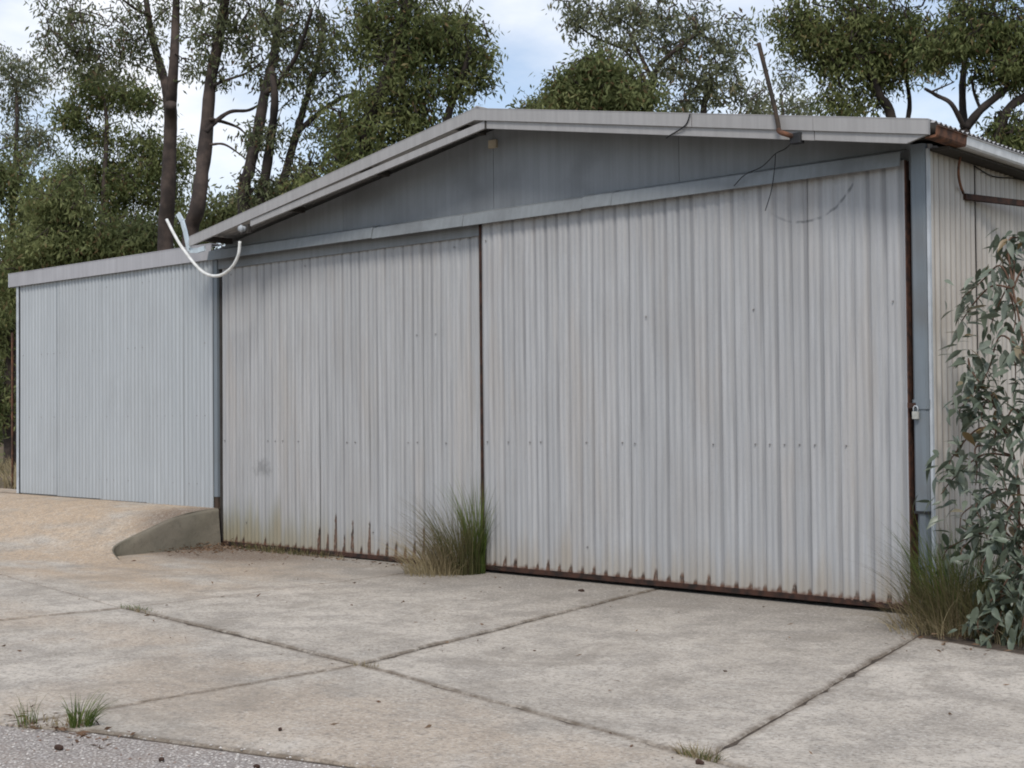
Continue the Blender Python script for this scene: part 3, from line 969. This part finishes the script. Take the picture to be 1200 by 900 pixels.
# bar bracket and rust-red cord on the side wall
b0, b1 = Vector((4.79, 0.62, 3.315)), Vector((5.10, 1.85, 3.325))
tag(MB().bar([(-0.02, -0.024), (0.02, -0.024), (0.02, 0.024), (-0.012, 0.024), (-0.012, -0.016), (-0.02, -0.016)], b0, b1).build("awning_bar", M['rust_dark']),
    "dark steel bar fixed across the right side wall", "bar")
tag(MB().tube(smooth_path([(4.86, 0.41, 3.62), (4.83, 0.43, 3.50), (4.82, 0.48, 3.40), (4.795, 0.60, 3.34)], 6), 0.011, 6).build("cord", M['rust_light'], smooth=True),
    "rust red cord hanging from the gutter to the side wall bar", "cord")

# padlock on the corner post
pl = empty("padlock", (4.672, -0.066, 1.555))
tag(pl, "small silver padlock hanging on the blue-grey corner post", "padlock")
MB().bevbox(-0.028, 0.028, -0.012, 0.010, -0.03, 0.028, 0.006).build("lock_body", M['brass'], pl)
MB().tube([(-0.018, 0, 0.028), (-0.018, 0, 0.055), (-0.008, 0, 0.07), (0.008, 0, 0.07), (0.018, 0, 0.055), (0.018, 0, 0.028)], 0.005, 6).build("shackle", M['trim'], pl, True)
MB().box(4.60, 4.668, -0.058, -0.046, 1.61, 1.65).build("hasp", M['rust'], shed)

# rusty fence post left of the lean-to
fp = MB()
fb = at(14, 560, 21.5)
gz = ground_h(fb[0], fb[1])
fp.add([(fb[0] + a, fb[1] + b, z) for z in (gz - 0.1, 2.95) for a, b in ((-.02, 0), (0, -.006), (.02, 0), (0.005, .006), (0, .03), (-.005, .006))],
       [tuple(range(6))[::-1], tuple(range(6, 12))] + [(i, (i + 1) % 6, 6 + (i + 1) % 6, 6 + i) for i in range(6)])
tag(fp.build("fence_post", M['rust_light']), "thin rusty steel fence post at the far left end of the lean-to", "post")

# ------------------------------------------------------------------ grass and weeds
def blades(n, base, spread, h, lean_out, width, segs=4, squash=(1, 1), bias=(0, 0)):
    """curved tapering blades as separate strips"""
    v, f = [], []
    for _ in range(n):
        a = random.uniform(0, 2 * math.pi)
        r = spread * math.sqrt(random.random())
        x, y = base[0] + r * math.cos(a) * squash[0], base[1] + r * math.sin(a) * squash[1]
        hh = h * random.uniform(0.45, 1.0)
        lo = lean_out * random.uniform(0.2, 1.0)
        a2 = a + random.gauss(0, 0.6)
        dx, dy = math.cos(a2) * lo + bias[0] * random.random(), math.sin(a2) * lo * squash[1] + bias[1] * random.random()
        wa = random.uniform(0, math.pi)
        wx, wy = math.cos(wa) * width, math.sin(wa) * width
        b = len(v)
        for k in range(segs + 1):
            t = k / segs
            w_ = (1 - t ** 1.5) * 0.5 + 0.03
            px = x + dx * hh * t ** 1.8
            py = y + dy * hh * t ** 1.8
            pz = base[2] + hh * (t - 0.35 * lo * t ** 2.4)
            v += [(px - wx * w_, py - wy * w_, pz), (px + wx * w_, py + wy * w_, pz)]
        f += [(b + 2 * k, b + 2 * k + 1, b + 2 * k + 3, b + 2 * k + 2) for k in range(segs)]
    return MB().add(v, f)


def tuft(name, label, loc, sets, cat="grass", group=None):
    t = empty(name, loc)
    tag(t, label, cat, group)
    for nm, mat, args in sets:
        tag(blades(*args).build(nm, M[mat], t), kind="stuff")
    return t


tuft("grass_tuft", "tall shaggy green and straw coloured grass tuft where the two doors meet", (-0.20, -0.30, 0.0), [
    ("green_blades", 'grass_green', (150, (0.24, 0.18, 0), 0.10, 1.12, 0.42, 0.008, 7, (1, 0.6), (-0.15, 0))),
    ("side_blades", 'grass_dull', (230, (0.14, 0.06, 0), 0.22, 0.98, 0.65, 0.007, 7, (1, 0.7), (-0.5, -0.1))),
    ("brown_blades", 'grass_brown', (230, (0.03, -0.02, 0), 0.27, 0.78, 0.85, 0.006, 7, (1, 0.7), (-0.7, -0.2))),
    ("dry_blades", 'grass_dry', (240, (-0.08, -0.18, 0), 0.26, 0.58, 1.25, 0.005, 7, (1, 0.8), (-0.7, -0.3))),
    ("fallen_blades", 'grass_dry', (130, (-0.02, -0.16, 0.004), 0.34, 0.34, 2.3, 0.006, 6, (1, 0.8), (-0.3, -0.5))),
    ("seed_stalks", 'grass_brown', (12, (0.05, 0.0, 0), 0.15, 1.0, 1.6, 0.003, 8, (1, 0.4)))])
tuft("grass_clump", "long dull green grass clump at the foot of the right corner post", (5.14, -0.46, -0.01), [
    ("green_blades", 'grass_green', (330, (-0.1, 0.28, 0), 0.28, 1.0, 0.65, 0.007, 7)),
    ("dull_blades", 'grass_dull', (520, (0.0, 0.05, 0), 0.34, 0.82, 0.9, 0.006, 7)),
    ("brown_blades", 'grass_brown', (380, (0.0, -0.05, 0), 0.34, 0.65, 1.0, 0.005, 7)),
    ("dry_blades", 'grass_dry', (160, (-0.05, -0.16, 0), 0.32, 0.42, 1.2, 0.004, 6)),
    ("fallen_blades", 'grass_dry', (130, (-0.05, -0.20, 0.008), 0.36, 0.32, 2.3, 0.006, 6, (1, 0.8), (-0.4, -0.4))),
    ("seed_stalks", 'grass_brown', (10, (-0.2, 0.0, 0), 0.15, 1.1, 1.2, 0.003, 8))])
tuft("grass_clump", "dark grass growing under the grey-green sapling", (5.75, -0.45, -0.03), [
    ("dull_blades", 'grass_dull', (900, (0, 0, 0), 0.55, 0.55, 0.8, 0.009, 6, (1, 0.7))),
    ("dry_blades", 'grass_dry', (160, (0, -0.1, 0), 0.5, 0.35, 1.0, 0.006, 6, (1, 0.7)))])
tuft("weed_tuft", "bright green weed tuft at the corner of gravel and concrete", (2.97, -6.21, -0.015), [
    ("blades", 'grass_green', (90, (0, 0, 0), 0.06, 0.24, 0.9, 0.006, 5, (1, 1), (0.5, 0.3))),
    ("dry_blades", 'grass_dry', (60, (-0.05, 0, 0), 0.10, 0.10, 1.1, 0.005, 4))])
tuft("weed_tuft", "thin pale weed just left of the bright green weed", (2.71, -6.36, -0.015), [
    ("blades", 'grass_green', (26, (0, 0, 0), 0.05, 0.22, 0.7, 0.004, 5)),
    ("dry_blades", 'grass_dry', (50, (0.06, 0.02, 0), 0.10, 0.09, 1.1, 0.005, 4))])
tuft("weed_tuft", "flat pale grass in the slab joint at the bottom right", (5.775, -4.70, -0.015), [
    ("blades", 'grass_dry', (110, (0, 0, 0), 0.12, 0.11, 1.2, 0.005, 4, (1, 0.4))),
    ("green_blades", 'grass_green', (40, (0, 0, 0), 0.10, 0.09, 1.0, 0.005, 4, (1, 0.4)))])
tuft("weed_tuft", "small weeds where two slab joints cross on the left", (-0.60, -3.66, -0.015), [
    ("blades", 'grass_green', (70, (0.1, 0, 0), 0.22, 0.07, 1.0, 0.006, 4, (1, 0.2))),
    ("dry_blades", 'grass_dry', (50, (0.35, -0.04, 0), 0.25, 0.06, 1.1, 0.006, 4, (1, 0.2)))])
tuft("weed_tuft", "pale weed in the joint crossing at mid foreground", (2.86, -4.15, -0.015), [
    ("blades", 'grass_dry', (60, (0, 0, 0), 0.12, 0.06, 1.0, 0.005, 4, (1, 0.5)))])
tuft("weed_tuft", "low dry weeds along the foot of the left door", (-3.2, -0.06, 0.0), [
    ("blades", 'grass_dull', (240, (0, 0, 0), 0.9, 0.13, 0.9, 0.006, 4, (1, 0.06))),
    ("dry_blades", 'grass_dry', (140, (0.4, 0, 0), 0.8, 0.11, 0.9, 0.006, 4, (1, 0.07)))])

# rough grass beyond the lean-to
v, f = [], []
for _ in range(9000):
    x, y = random.uniform(-26, -9.8), random.uniform(0.4, 22)
    z = ground_h(x, y)
    hh, wa = random.uniform(0.08, 0.32), random.uniform(0, 6.3)
    dx, dy = random.gauss(0, 0.08), random.gauss(0, 0.08)
    b = len(v)
    v += [(x - .012 * math.cos(wa), y - .012 * math.sin(wa), z), (x + .012 * math.cos(wa), y + .012 * math.sin(wa), z), (x + dx, y + dy, z + hh)]
    f.append((b, b + 1, b + 2))
tag(MB().add(v, f).build("rough_grass", M['grass_dry']), "rough grass beyond the left end of the lean-to", "grass", kind="stuff")

# leaf litter against the ramp and around
def litter(n, sampler, name, label):
    P = np.array([sampler() for _ in range(n)])
    a = rng.uniform(0, 6.28, n)
    D = np.stack([np.cos(a), np.sin(a), rng.normal(0, 0.25, n)], 1)
    V = leaf_quads(P, unit(D), rng.uniform(0.02, 0.075, n), rng.uniform(0.007, 0.02, n))
    tag(link(name, quad_mesh(name, V, n), M['litter']), label, "leaves", kind="stuff")


litter(700, lambda: np.array([-4.15 + random.gauss(0, 0.28), -0.30 + random.gauss(0, 0.30), 0.012 + abs(random.gauss(0, 0.025))]) if random.random() < 0.75
       else np.array([random.uniform(-4.2, 0), random.gauss(-0.12, 0.10), 0.012]), "leaf_litter", "brown dead leaves gathered in the corner of ramp and door")
litter(120, lambda: np.array([random.uniform(5.0, 7.5), random.gauss(-0.95, 0.25), 0.012]), "leaf_litter", "dead leaves on the concrete under the sapling")
litter(120, lambda: np.array([random.gauss(2.9, 0.28), random.gauss(-6.30, 0.07), 0.0]), "leaf_litter", "brown scraps around the weeds at the gravel edge")
litter(110, lambda: np.array([random.uniform(-4.3, 7), random.uniform(-5.4, -0.3), 0.010]), "leaf_litter", "sparse leaf scraps scattered over the concrete slabs")

# gravel stones
oc = np.array([(1, 0, 0), (-1, 0, 0), (0, 1, 0), (0, -1, 0), (0, 0, 1), (0, 0, -1)], float)
of = [(0, 2, 4), (2, 1, 4), (1, 3, 4), (3, 0, 4), (2, 0, 5), (1, 2, 5), (3, 1, 5), (0, 3, 5)]
pm = MB()
cnt = 0
while cnt < 9000:
    x, y = random.uniform(0.5, 6.2), random.uniform(-8.2, -5.7)
    ed = np.interp(x, [p[0] for p in EDGE], [p[1] for p in EDGE])
    if y > ed - 0.015 + (0.25 * random.random() ** 6):
        continue
    s = random.uniform(0.004, 0.011)
    k = oc * np.array([s, s * random.uniform(0.6, 1), s * 0.6])
    a = random.uniform(0, 6.3)
    k = np.stack([k[:, 0] * math.cos(a) - k[:, 1] * math.sin(a), k[:, 0] * math.sin(a) + k[:, 1] * math.cos(a), k[:, 2]], 1)
    zz = -0.007 if y < ed - 0.01 else 0.003
    pm.add(k + np.array([x, y, zz]), of)
    cnt += 1
tag(pm.build("gravel_stones", M['pebble']), "loose small gravel stones on the drive", "gravel", kind="stuff")


def lump(name, loc, size, mat, label, cat, group=None):
    import bmesh
    bm = bmesh.new()
    bmesh.ops.create_icosphere(bm, subdivisions=2, radius=1.0)
    for v_ in bm.verts:
        k = 1 + 0.18 * math.sin(v_.co.x * 4 + loc[0] * 7) + random.uniform(-0.08, 0.08)
        v_.co = Vector((v_.co.x * size[0], v_.co.y * size[1], v_.co.z * size[2])) * k
    me = bpy.data.meshes.new(name)
    bm.to_mesh(me)
    bm.free()
    o = link(name, me, mat)
    o.location = loc
    return tag(o, label, cat, group)


lump("white_stone", (-6.25, -0.97, 0.28), (0.055, 0.04, 0.03), M['stone_white'], "small white stone lying on the clay stained ramp", "stone")
lump("gumnut", (3.30, -6.52, 0.002), (0.024, 0.018, 0.015), M['nut'], "largest dark gumnut on the gravel below the green weed", "gumnut")
lump("gumnut", (3.88, -6.33, 0.002), (0.016, 0.013, 0.011), M['nut'], "dark gumnut on the gravel halfway along the concrete edge", "gumnut")
lump("gumnut", (4.32, -6.12, 0.002), (0.016, 0.013, 0.011), M['nut'], "dark gumnut on the gravel nearest the bottom right edge", "gumnut")
lump("gumnut", (3.86, -5.62, 0.012), (0.013, 0.010, 0.009), M['nut'], "small dark gumnut alone on the front slab", "gumnut")
lump("gumnut", (5.84, -4.80, 0.010), (0.022, 0.016, 0.014), M['nut'], "dark gumnut beside the pale grass in the slab joint", "gumnut")
lump("dark_stone", (1.72, -0.55, 0.012), (0.03, 0.022, 0.014), M['nut'], "small dark lump on the slab before the right door", "stone")

# ------------------------------------------------------------------ sapling on the right
sap = empty("gum_sapling", (5.62, -0.30, -0.03))
tag(sap, "grey-green leafy gum sapling against the right side wall", "sapling")
so = np.array([5.62, -0.30, -0.03])


def lance(seed):
    """long curved gum leaf, base at the origin, tip along +X"""
    r_ = random.Random(seed)
    k, v, f = 5, [], []
    bend, fold = r_.uniform(-0.18, 0.18), r_.uniform(0.05, 0.16)
    for i in range(k + 1):
        t = i / k
        wd = 0.185 * math.sin(math.pi * min(1, (t + 0.03) ** 0.8)) * (1 - 0.3 * t) + 0.004
        yy = bend * t * t
        zz = -0.16 * t * t
        v += [(t, yy - wd, zz + fold * wd * 2), (t, yy, zz), (t, yy + wd, zz + fold * wd * 2)]
    for i in range(k):
        a = 3 * i
        f += [(a, a + 3, a + 4, a + 1), (a + 1, a + 4, a + 5, a + 2)]
    return MB().add(v, f)


leaf_meshes = []
for s in range(6):
    me = lance(s).mesh("leaf", True)
    me.materials.append(M['leaf_sapling'])
    leaf_meshes.append(me)

stems, tips = MB(), []
# branch targets given as spots in the photo with their distance
spots = [(1150, 330, 10.2), (1180, 300, 10.1), (1195, 280, 9.9), (1128, 375, 10.3), (1165, 370, 10.0), (1190, 370, 9.8), (1135, 420, 10.2), 
         (1160, 430, 9.9), (1190, 430, 9.7), (1125, 480, 10.2), (1150, 490, 9.9), (1180, 495, 9.6), (1205, 470, 9.6), (1120, 530, 10.1), (1145, 550, 9.9),
         (1175, 560, 9.6), (1200, 545, 9.4), (1130, 600, 10.0), (1160, 615, 9.6), (1190, 620, 9.4), (1115, 640, 10.1), (1150, 665, 9.5), (1180, 680, 9.3),
         (1160, 705, 9.3), (1195, 690, 9.2), (1175, 640, 9.4), (1220, 400, 9.6), (1240, 500, 9.5), (1250, 600, 9.4), (1230, 680, 9.3), (1215, 320, 9.8),
         (1118, 560, 10.1), (1130, 640, 9.9), (1170, 730, 9.2), (1150, 720, 9.3), (1200, 725, 9.0), (1145, 590, 9.8), (1180, 600, 9.5), (1200, 640, 9.3), (1165, 520, 9.7), (1140, 455, 10.0)]
trunks = []
for dx, dy, top in ((0.0, 0.0, 2.5), (0.28, -0.10, 2.1), (-0.12, 0.05, 1.6)):
    p = smooth_path([so + [dx * .3, dy * .3, 0], so + [dx * .8, dy, top * 0.35], so + [dx + 0.05, dy - 0.05, top * 0.7], so + [dx - 0.1, dy + 0.05, top]], 6)
    stems.tube(p, list(np.linspace(0.024, 0.006, len(p))), 6)
    trunks += p
T = np.array(trunks)
leaves = []
for px, py, d in spots:
    tip = at(px, py, d)
    cand = T[T[:, 2] < tip[2] + 0.25]
    base = cand[np.argmin(np.linalg.norm(cand - tip, axis=1))]
    mid = (base + tip) / 2 + np.array([0, 0, 0.12]) + rng.normal(0, 0.05, 3)
    pth = smooth_path([base, mid, tip, tip + np.array([rng.normal(0, .05), rng.normal(0, .05), -0.12])], 6)
    stems.tube(pth, list(np.linspace(0.009, 0.003, len(pth))), 5)
    L = len(pth)
    for k in range(32):
        u = random.uniform(0.30, 1.0)
        p = np.array(pth[min(L - 1, int(u * L))]) + rng.normal(0, 0.075, 3)
        az, el = random.uniform(0, 6.28), random.uniform(-1.3, 0.25)
        leaves.append((p, az, el, random.uniform(-0.9, 0.9), random.uniform(0.075, 0.175)))
stems.v = [tuple(np.array(p) - so) for p in stems.v]
stems.build("stems", M['twig'], sap, True)
leaves.sort(key=lambda q_: np.dot(q_[0] - CAM, FW) + (5 if np.dot(q_[0] - CAM, RT) / np.dot(q_[0] - CAM, FW) * FPX > 600 else 0))
rest = MB()
for i, (p, az, el, rl, sc) in enumerate(leaves):
    mt = Matrix.Translation(Vector(p - so)) @ Matrix.Rotation(az, 4, 'Z') @ Matrix.Rotation(-el, 4, 'Y') @ Matrix.Rotation(rl, 4, 'X') @ Matrix.Scale(sc, 4)
    if i < 290:
        o = link("leaf", leaf_meshes[i % 6], None, sap)
        o.matrix_local = mt
    else:
        me = leaf_meshes[i % 6]
        rest.add([tuple(mt @ v_.co) for v_ in me.vertices], [tuple(q_.vertices) for q_ in me.polygons])
tag(rest.build("inner_leaves", M['leaf_sapling'], sap, True), kind="stuff")

# ------------------------------------------------------------------ trees
def tree(name, label, depth, trunks, clumps, leafmat, bark='bark', leaves_per=70, sig=0.30, size=(0.13, 0.21), group="trees behind the sheds", droop=1.0):
    """trunks: (pixel path from the lowest visible point up, start and end radius in metres); clumps: (px, py, rx, ry, number of leaf sprays)"""
    P0 = at(*trunks[0][0][0], depth)
    root = empty(name, (P0[0], P0[1], ground_h(P0[0], P0[1]) - 0.05))
    tag(root, label, "tree", group)
    ro = np.array(root.location)
    k = depth / FPX
    tb, br = MB(), MB()
    nodes = []
    for i, (path, r0, r1) in enumerate(trunks):
        pw = []
        dd = 0.0
        for j, (x, y) in enumerate(path):
            if j:
                dd += rng.normal(0, 0.25)
            pw.append(at(x, y, depth + dd))
        if i == 0:
            g0 = pw[0].copy()
            g0[2] = ro[2]
            g0[0] += 0.1
            pw.insert(0, g0)
        pw = smooth_path(pw, 6)
        rr = list(np.linspace(r0, r1, len(pw)) * (1 + 0.05 * rng.normal(size=len(pw))))
        tb.tube([p - ro for p in pw], rr, 9)
        nodes += [p for p in pw if p[2] > 2.0]
    nodes = [np.array(p) for p in nodes]
    C = []
    for (x, y, rx, ry, n_) in clumps:
        c0 = at(x, y, depth)
        ax, ay = rx * k, ry * k
        ad = max(0.6, 0.5 * (ax + ay))
        for _ in range(n_):
            d = unit(rng.normal(size=3)) * rng.random() ** 0.42
            C.append(c0 + RT * d[0] * ax + UP * d[1] * ay + FW * d[2] * ad)
    C = np.array(C)
    NA = np.array(nodes)
    dist = np.array([np.min(np.linalg.norm(NA - c_, axis=1)) for c_ in C])
    for c_ in C[np.argsort(dist)]:
        A = np.array(nodes)
        dv = np.linalg.norm(A - c_, axis=1) + 0.6 * np.maximum(0, A[:, 2] - c_[2])
        b_ = A[np.argmin(dv)]
        m_ = (b_ + c_) / 2 + rng.normal(0, 0.12, 3) + np.array([0, 0, 0.10])
        ln = np.linalg.norm(c_ - b_)
        q1, q2 = (b_ * .55 + m_ * .45), (m_ * .45 + c_ * .55)
        br.tube([p - ro for p in (b_, q1, m_, q2, c_)], [0.012 + 0.016 * min(ln, 2.5), 0.010 + 0.012 * min(ln, 2.5), 0.013 + 0.006 * min(ln, 2.5), 0.012, 0.006], 4, False)
        nodes += [m_, q2, c_]
    n_ = len(C) * leaves_per
    off = np.clip(rng.normal(size=(n_, 3)), -1.7, 1.7) * sig * np.array([1, 1, 0.75]) * rng.uniform(0.5, 1.25, (n_, 1))
    P = np.repeat(C, leaves_per, 0) + off - ro
    P[:, 2] -= 0.10 * droop
    D = unit(rng.normal(size=(n_, 3)) * np.array([0.65, 0.65, 0.5]) + np.array([0, 0, -0.75 * droop]))
    L = rng.uniform(size[0], size[1], n_)
    V = leaf_quads(P, D, L, L * rng.uniform(0.22, 0.36, n_))
    tag(link("crown", quad_mesh("crown", V, n_), M[leafmat], root), kind="stuff")
    tb.build("trunk", M[bark], root, True)
    tag(br.build("branches", M[bark], root, True), kind="stuff")
    return root


tree("gum_tree", "tall forked gum with slim brown trunk rising behind the lean-to roof", 30, [
    ([(194, 300), (197, 230), (200, 150), (200, 122)], 0.20, 0.13),
    ([(199, 140), (196, 108), (189, 82), (180, 50), (172, 5), (165, -60)], 0.125, 0.05),
    ([(200, 140), (201, 110), (204, 70), (206, 20), (208, -60)], 0.138, 0.07),
    ([(178, 20), (155, 8), (138, -6)], 0.04, 0.02)],
    [(62, 12, 40, 30, 17), (105, 38, 45, 34, 30), (150, 30, 45, 34, 28), (200, 5, 50, 28, 18), (58, 62, 24, 18, 10), (115, 82, 26, 14, 9), (160, 70, 26, 18, 10), (228, 70, 20, 28, 10), (85, 40, 40, 30, 12), (150, -60, 120, 50, 24)],
    'leaf_gum', 'bark', 36, 0.19, (0.10, 0.17))
tree("gum_tree", "gum with leaning grey trunk and bare side branches left of the gable", 28, [
    ([(222, 300), (232, 240), (241, 165), (247, 95), (258, 40), (268, -30)], 0.19, 0.09),
    ([(241, 155), (252, 143), (270, 131), (292, 129), (310, 118)], 0.06, 0.02),
    ([(247, 140), (262, 143), (280, 150), (290, 160)], 0.045, 0.015),
    ([(244, 170), (262, 169), (280, 180), (292, 190)], 0.03, 0.012),
    ([(250, 100), (268, 93), (290, 85), (310, 70)], 0.035, 0.015)],
    [(245, 35, 30, 36, 20), (285, 40, 36, 36, 22), (285, 5, 55, 26, 18), (258, 78, 20, 16, 6), (312, 80, 26, 20, 8), (300, 165, 14, 16, 5), (280, -60, 90, 50, 20)],
    'leaf_gum', 'bark', 34, 0.18, (0.10, 0.17))
tree("gum_tree", "multi-stemmed gum with dark crossing limbs behind the left roof slope", 27, [
    ([(286, 250), (292, 200), (303, 150), (311, 105), (322, 60), (330, -20)], 0.14, 0.08),
    ([(306, 240), (315, 180), (322, 120), (318, 80)], 0.11, 0.06),
    ([(330, 220), (345, 165), (358, 120), (372, 75), (380, 20)], 0.09, 0.04),
    ([(348, 155), (375, 132), (400, 115), (425, 108)], 0.06, 0.03),
    ([(311, 110), (330, 92), (350, 60), (366, 10)], 0.06, 0.03)],
    [(335, 25, 55, 36, 34), (335, 80, 34, 26, 16), (385, 55, 40, 40, 34), (318, 150, 30, 20, 15), (308, 220, 30, 22, 18), (355, 200, 42, 28, 30), (395, 165, 36, 30, 26), (370, 110, 30, 20, 8), (340, -50, 110, 50, 24)],
    'leaf_gum', 'bark_dark', 38, 0.19, (0.10, 0.17))
tree("drooping_gum_tree", "dense dark drooping gum whose rounded crown stands against blue sky", 26, [
    ([(505, 260), (520, 160), (528, 125), (540, 95), (550, 60)], 0.10, 0.05),
    ([(420, 260), (430, 150), (450, 100), (470, 40), (480, -30)], 0.16, 0.08)],
    [(440, 30, 55, 50, 70), (490, 35, 50, 45, 66), (530, 45, 42, 42, 54), (560, 75, 24, 28, 20), (470, 95, 56, 44, 70), (425, 140, 50, 50, 60), (480, 150, 48, 36, 46), (415, 200, 44, 36, 46),
     (535, 100, 28, 20, 14), (380, 220, 40, 26, 26), (470, 190, 40, 16, 22), (480, -50, 90, 45, 40)],
    'leaf_dense', 'bark_dark', 50, 0.18, (0.10, 0.17))
bushy = [("broad bushy tree at the far left edge, hanging to the ground", 36, 10, [(0, 205, 44, 36, 50), (25, 300, 60, 44, 80), (0, 380, 45, 60, 60), (45, 235, 34, 28, 22), (0, 470, 35, 40, 40)], 'leaf_olive'),
         ("bushy tree with a round top left of the forked gum", 40, 120, [(120, 100, 46, 24, 44), (85, 135, 24, 24, 22), (165, 112, 30, 20, 22), (105, 205, 50, 30, 56), (165, 210, 42, 36, 60), (150, 265, 50, 30, 50), (75, 265, 50, 38, 52), (170, 165, 34, 20, 22), (208, 190, 20, 34, 22), (205, 250, 22, 34, 22), (125, 155, 30, 20, 14)], 'leaf_dense'),
         ("thin high tree in the top left with pale sky through it", 46, 15, [(15, 80, 40, 26, 22), (5, 120, 30, 30, 16), (40, 95, 24, 20, 10), (50, 170, 34, 30, 14), (20, 165, 30, 24, 14)], 'leaf_grey'),
         ("low bushy tree just above the lean-to roof", 33, 70, [(60, 290, 55, 32, 64), (120, 285, 52, 28, 62), (165, 280, 38, 26, 40), (70, 235, 44, 32, 48), (30, 330, 40, 30, 40)], 'leaf_olive'),
         ("low olive bush between leaning gum and left roof slope", 34, 262, [(262, 245, 34, 24, 34), (300, 250, 34, 22, 30), (225, 270, 26, 22, 20), (340, 235, 40, 26, 34)], 'leaf_olive')]
for lab, dep, bx, cl, lm in bushy:
    top = min(c_[1] for c_ in cl)
    tree("bushy_tree", lab, dep, [([(bx, 470), (bx + 4, 380), (bx - 2, 300), (bx + 5, top + 60), (bx + 2, top + 15)], 0.17, 0.04)], cl, lm, 'bark', 66, 0.27, (0.13, 0.21))
# far fill behind the lean-to
tree("distant_tree", "far tree filling the gap low behind the lean-to roof", 55, [([(40, 480), (45, 380), (40, 300)], 0.2, 0.06)],
     [(30, 350, 70, 60, 70), (110, 320, 70, 50, 60), (190, 310, 60, 40, 44)], 'leaf_olive', 'bark', 80, 0.5, (0.2, 0.34))
tree("distant_tree", "low dark tree at the far left edge seen under the nearer branches", 62, [([(-20, 490), (-18, 430), (-20, 380)], 0.2, 0.08)],
     [(-30, 400, 70, 60, 60), (25, 440, 50, 55, 50), (-10, 490, 60, 36, 40)], 'leaf_olive', 'bark', 80, 0.55, (0.22, 0.36))
tree("round_bush_tree", "small rounded bright olive tree right of the ridge", 27, [([(690, 260), (692, 180), (690, 120), (695, 90)], 0.10, 0.04)],
     [(700, 85, 42, 26, 54), (680, 110, 44, 28, 54), (730, 112, 40, 24, 44), (655, 120, 26, 14, 20), (720, 150, 60, 30, 30)], 'leaf_olive', 'bark', 90, 0.20, (0.11, 0.18))
tree("round_bush_tree", "lowest yellow-green bush just peeping over the ridge", 29, [([(625, 260), (624, 190), (625, 135)], 0.07, 0.03)],
     [(628, 128, 22, 12, 16), (640, 150, 40, 20, 16)], 'leaf_olive', 'bark', 80, 0.20, (0.11, 0.18))
tree("sparse_gum_tree", "airy grey-green gum with open crown above the right roof slope", 34, [
    ([(825, 250), (824, 140), (828, 112), (835, 85)], 0.12, 0.05),
    ([(755, 240), (760, 130), (768, 85), (790, 60), (830, 30)], 0.12, 0.04),
    ([(765, 95), (748, 60), (735, 35)], 0.06, 0.03), ([(762, 110), (745, 75), (728, 55)], 0.05, 0.02), ([(740, 60), (700, 45), (670, 25)], 0.04, 0.02)],
    [(700, 15, 50, 26, 26), (665, 10, 24, 18, 9), (760, 15, 50, 30, 32), (815, 30, 46, 36, 36), (790, 75, 50, 34, 34), (840, 95, 34, 30, 24), (860, 55, 26, 40, 20), (735, 45, 40, 24, 15), (885, 115, 34, 22, 16), (810, 118, 40, 16, 14), (760, -50, 110, 40, 30)],
    'leaf_grey', 'bark', 34, 0.20, (0.13, 0.22))
tree("sparse_gum_tree", "pale low gum partly behind the leaning mast", 40, [([(925, 260), (920, 160), (915, 110)], 0.1, 0.04)],
     [(925, 90, 26, 28, 12), (915, 125, 34, 16, 15), (950, 120, 30, 18, 10)], 'leaf_grey', 'bark', 32, 0.24, (0.14, 0.22))
tree("spreading_gum_tree", "big dark spreading gum with yellowish tops above the right roof", 25, [
    ([(1060, 250), (1045, 140), (1030, 110), (1010, 60), (1000, 10)], 0.12, 0.05),
    ([(1062, 150), (1066, 120), (1060, 80)], 0.05, 0.03)],
    [(935, 20, 36, 28, 40), (960, 50, 40, 26, 46), (1000, 25, 50, 40, 66), (1050, 40, 50, 36, 66), (1000, 78, 44, 24, 34), (975, 105, 20, 20, 12), (985, 125, 22, 12, 10), (1045, 80, 36, 20, 22), (1085, 55, 36, 28, 32), (1020, 108, 30, 14, 7), (1020, -40, 110, 40, 50)],
    'leaf_dense', 'bark_dark', 48, 0.17, (0.09, 0.155))
tree("spreading_gum_tree", "dark gum with low forked limbs at the right edge behind the shed", 23, [
    ([(1132, 260), (1132, 165), (1129, 140), (1128, 100), (1132, 60)], 0.10, 0.05),
    ([(1130, 150), (1115, 122), (1098, 112), (1084, 104)], 0.045, 0.025),
    ([(1132, 150), (1150, 128), (1178, 105), (1205, 80)], 0.075, 0.05),
    ([(1165, 180), (1180, 130), (1205, 110), (1225, 80)], 0.09, 0.06),
    ([(1150, 130), (1142, 110), (1138, 90)], 0.03, 0.02)],
    [(1110, 50, 34, 34, 44), (1140, 25, 40, 40, 50), (1175, 45, 40, 36, 50), (1205, 30, 40, 40, 40), (1170, 78, 26, 14, 18), (1205, 85, 24, 20, 18), (1180, 150, 26, 26, 26), (1205, 165, 30, 30, 24), (1160, -40, 100, 40, 40)],
    'leaf_dense', 'bark_dark', 48, 0.16, (0.09, 0.15))
